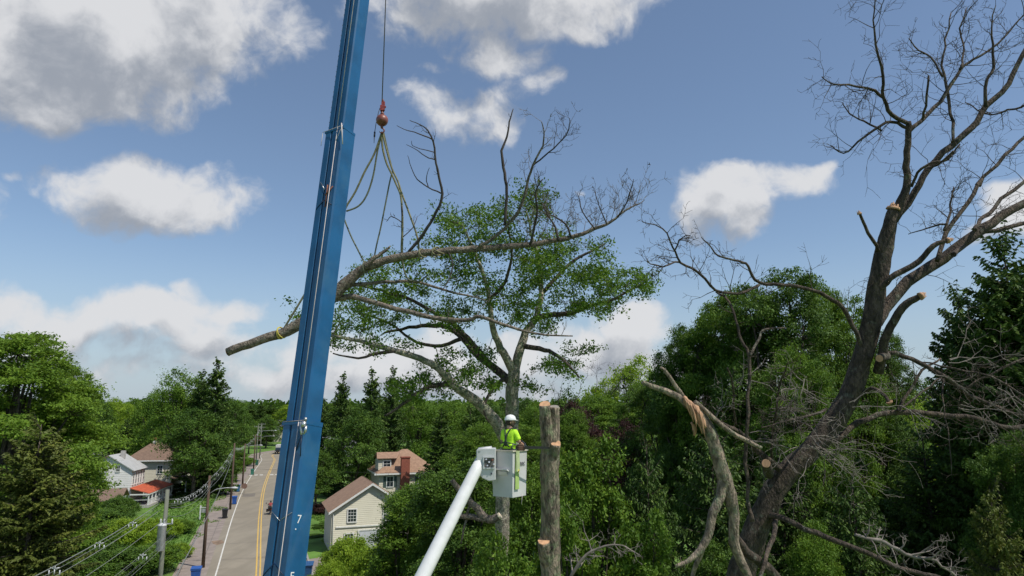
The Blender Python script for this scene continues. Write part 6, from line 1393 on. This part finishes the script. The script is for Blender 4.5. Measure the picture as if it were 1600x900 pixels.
v = [(0, -.22, .95), (0, -.16, 1.2), (0, -.08, 1.45), (0, -.04, 1.56), (0, -.02, 1.68), (.14, 0, .9), (.26, .22, .72), (.24, .1, .36), (.24, .22, .32), (-.14, 0, .9), (-.26, .22, .72), (-.24, .1, .36), (-.24, .22, .32), (.19, -.08, 1.45), (.32, .12, 1.25), (.38, .42, 1.12), (-.19, -.08, 1.45), (-.32, .12, 1.25), (-.38, .42, 1.12)]
e = [(0, 1), (1, 2), (2, 3), (3, 4), (0, 5), (5, 6), (6, 7), (7, 8), (0, 9), (9, 10), (10, 11), (11, 12), (2, 13), (13, 14), (14, 15), (2, 16), (16, 17), (17, 18)]
skinmesh('body', v, e, [.15, .15, .16, .06, .08, .09, .07, .05, .04, .09, .07, .05, .04, .075, .055, .035, .075, .055, .035], M['jeans'], rd)
skinmesh('jacket', v[:4] + v[13:15] + v[16:18], [(0, 1), (1, 2), (2, 3), (2, 4), (4, 5), (2, 6), (6, 7)], [.18, .18, .19, .08, .10, .07, .10, .07], mat('red_jacket', (.30, .05, .05), .8, .2, 6), rd)
mb = ell((0, -.01, 1.72), (.13, .15, .15)); mb.build('helmet', M['mc'], rd)
# pick-up truck far up the road
q = G(436, 709); tr = empty('truck', (q.x, q.y, .02), R(8), 'white box truck far up the road beside the boom edge', 'truck')
wm = mat('truck_white', (.6, .6, .58), .5, .06)
mb = MB(); mb.box((0, 1.2, 1.95), (2.2, 4.2, 2.2)); mb.build('cargo_box', wm, tr, bevel=.04)
mb = MB(); mb.prism([(-1.0, -1.0, .6), (-1.0, -2.7, .6), (-1.0, -2.75, 1.25), (-1.0, -1.9, 1.4), (-1.0, -1.5, 2.1), (-1.0, -1.0, 2.15)], (2.0, 0, 0)); mb.build('cab', M['mc'], tr, bevel=.05)
mb = MB(); mb.prism([(-.85, -1.93, 1.44), (.85, -1.93, 1.44), (.8, -1.56, 2.02), (-.8, -1.56, 2.02)], (0, -.03, .02)); mb.build('windscreen', M['glass'], tr)
for s in (-1, 1):
    for y in (-1.9, 2.2): mb = MB(); mb.tube([(s * .8, y, .42), (s * 1.06, y, .42)], .42, 16); mb.build('wheel', M['lblack'], tr)
    mb = MB(); mb.box((s * .75, -2.77, .95), (.3, .04, .18)); mb.build('headlight', M['insul'], tr)
# pale car parked by the far poles
q = gp_(362, 748); q = gp_(388, 722); q = Vector((q.x - 6, q.y + 6, 0))
pc = empty('parked_car', (q.x, q.y, .02), R(60), 'pale parked car glimpsed behind the distant poles', 'car')
mb = MB(); prof = [(-2.2, .35), (2.2, .35), (2.25, .75), (1.5, .95), (.9, 1.42), (-.9, 1.45), (-1.6, .98), (-2.25, .85)]
mb.prism([(a, -.85, b) for a, b in prof], (0, 1.7, 0)); mb.build('body', wm, pc, bevel=.06)
mb = MB()
for s in (-.858, .852): mb.prism([(1.3, s, .98), (.82, s, 1.36), (-.82, s, 1.38), (-1.4, s, 1.0)], (0, .006, 0))
mb.build('windows', M['glass'], pc)
for s in (-.8, .62):
    for x in (-1.4, 1.4): mb = MB(); mb.tube([(x, s, .33), (x, s + .2, .33)], .33, 16); mb.build('wheel', M['lblack'], pc)
# a bird in the sky
bd = MB(); c = P(1014, 257, 60); bd.tube([c + Vector((-.12, 0, 0)), c, c + Vector((.14, 0, .01))], [.01, .045, .012], 7); bd.prism([c + Vector(q) for q in ((0, 0, .02), (.08, .02, .02), (-.05, .3, .12))], (0, 0, .01)); bd.prism([c + Vector(q) for q in ((0, 0, .02), (.08, -.02, .02), (-.05, -.3, .12))], (0, 0, .01))
tag(bd.build('bird', mat('dark_feathers', (.03, .03, .03), .9)), 'small dark bird flying in the open sky', 'bird')
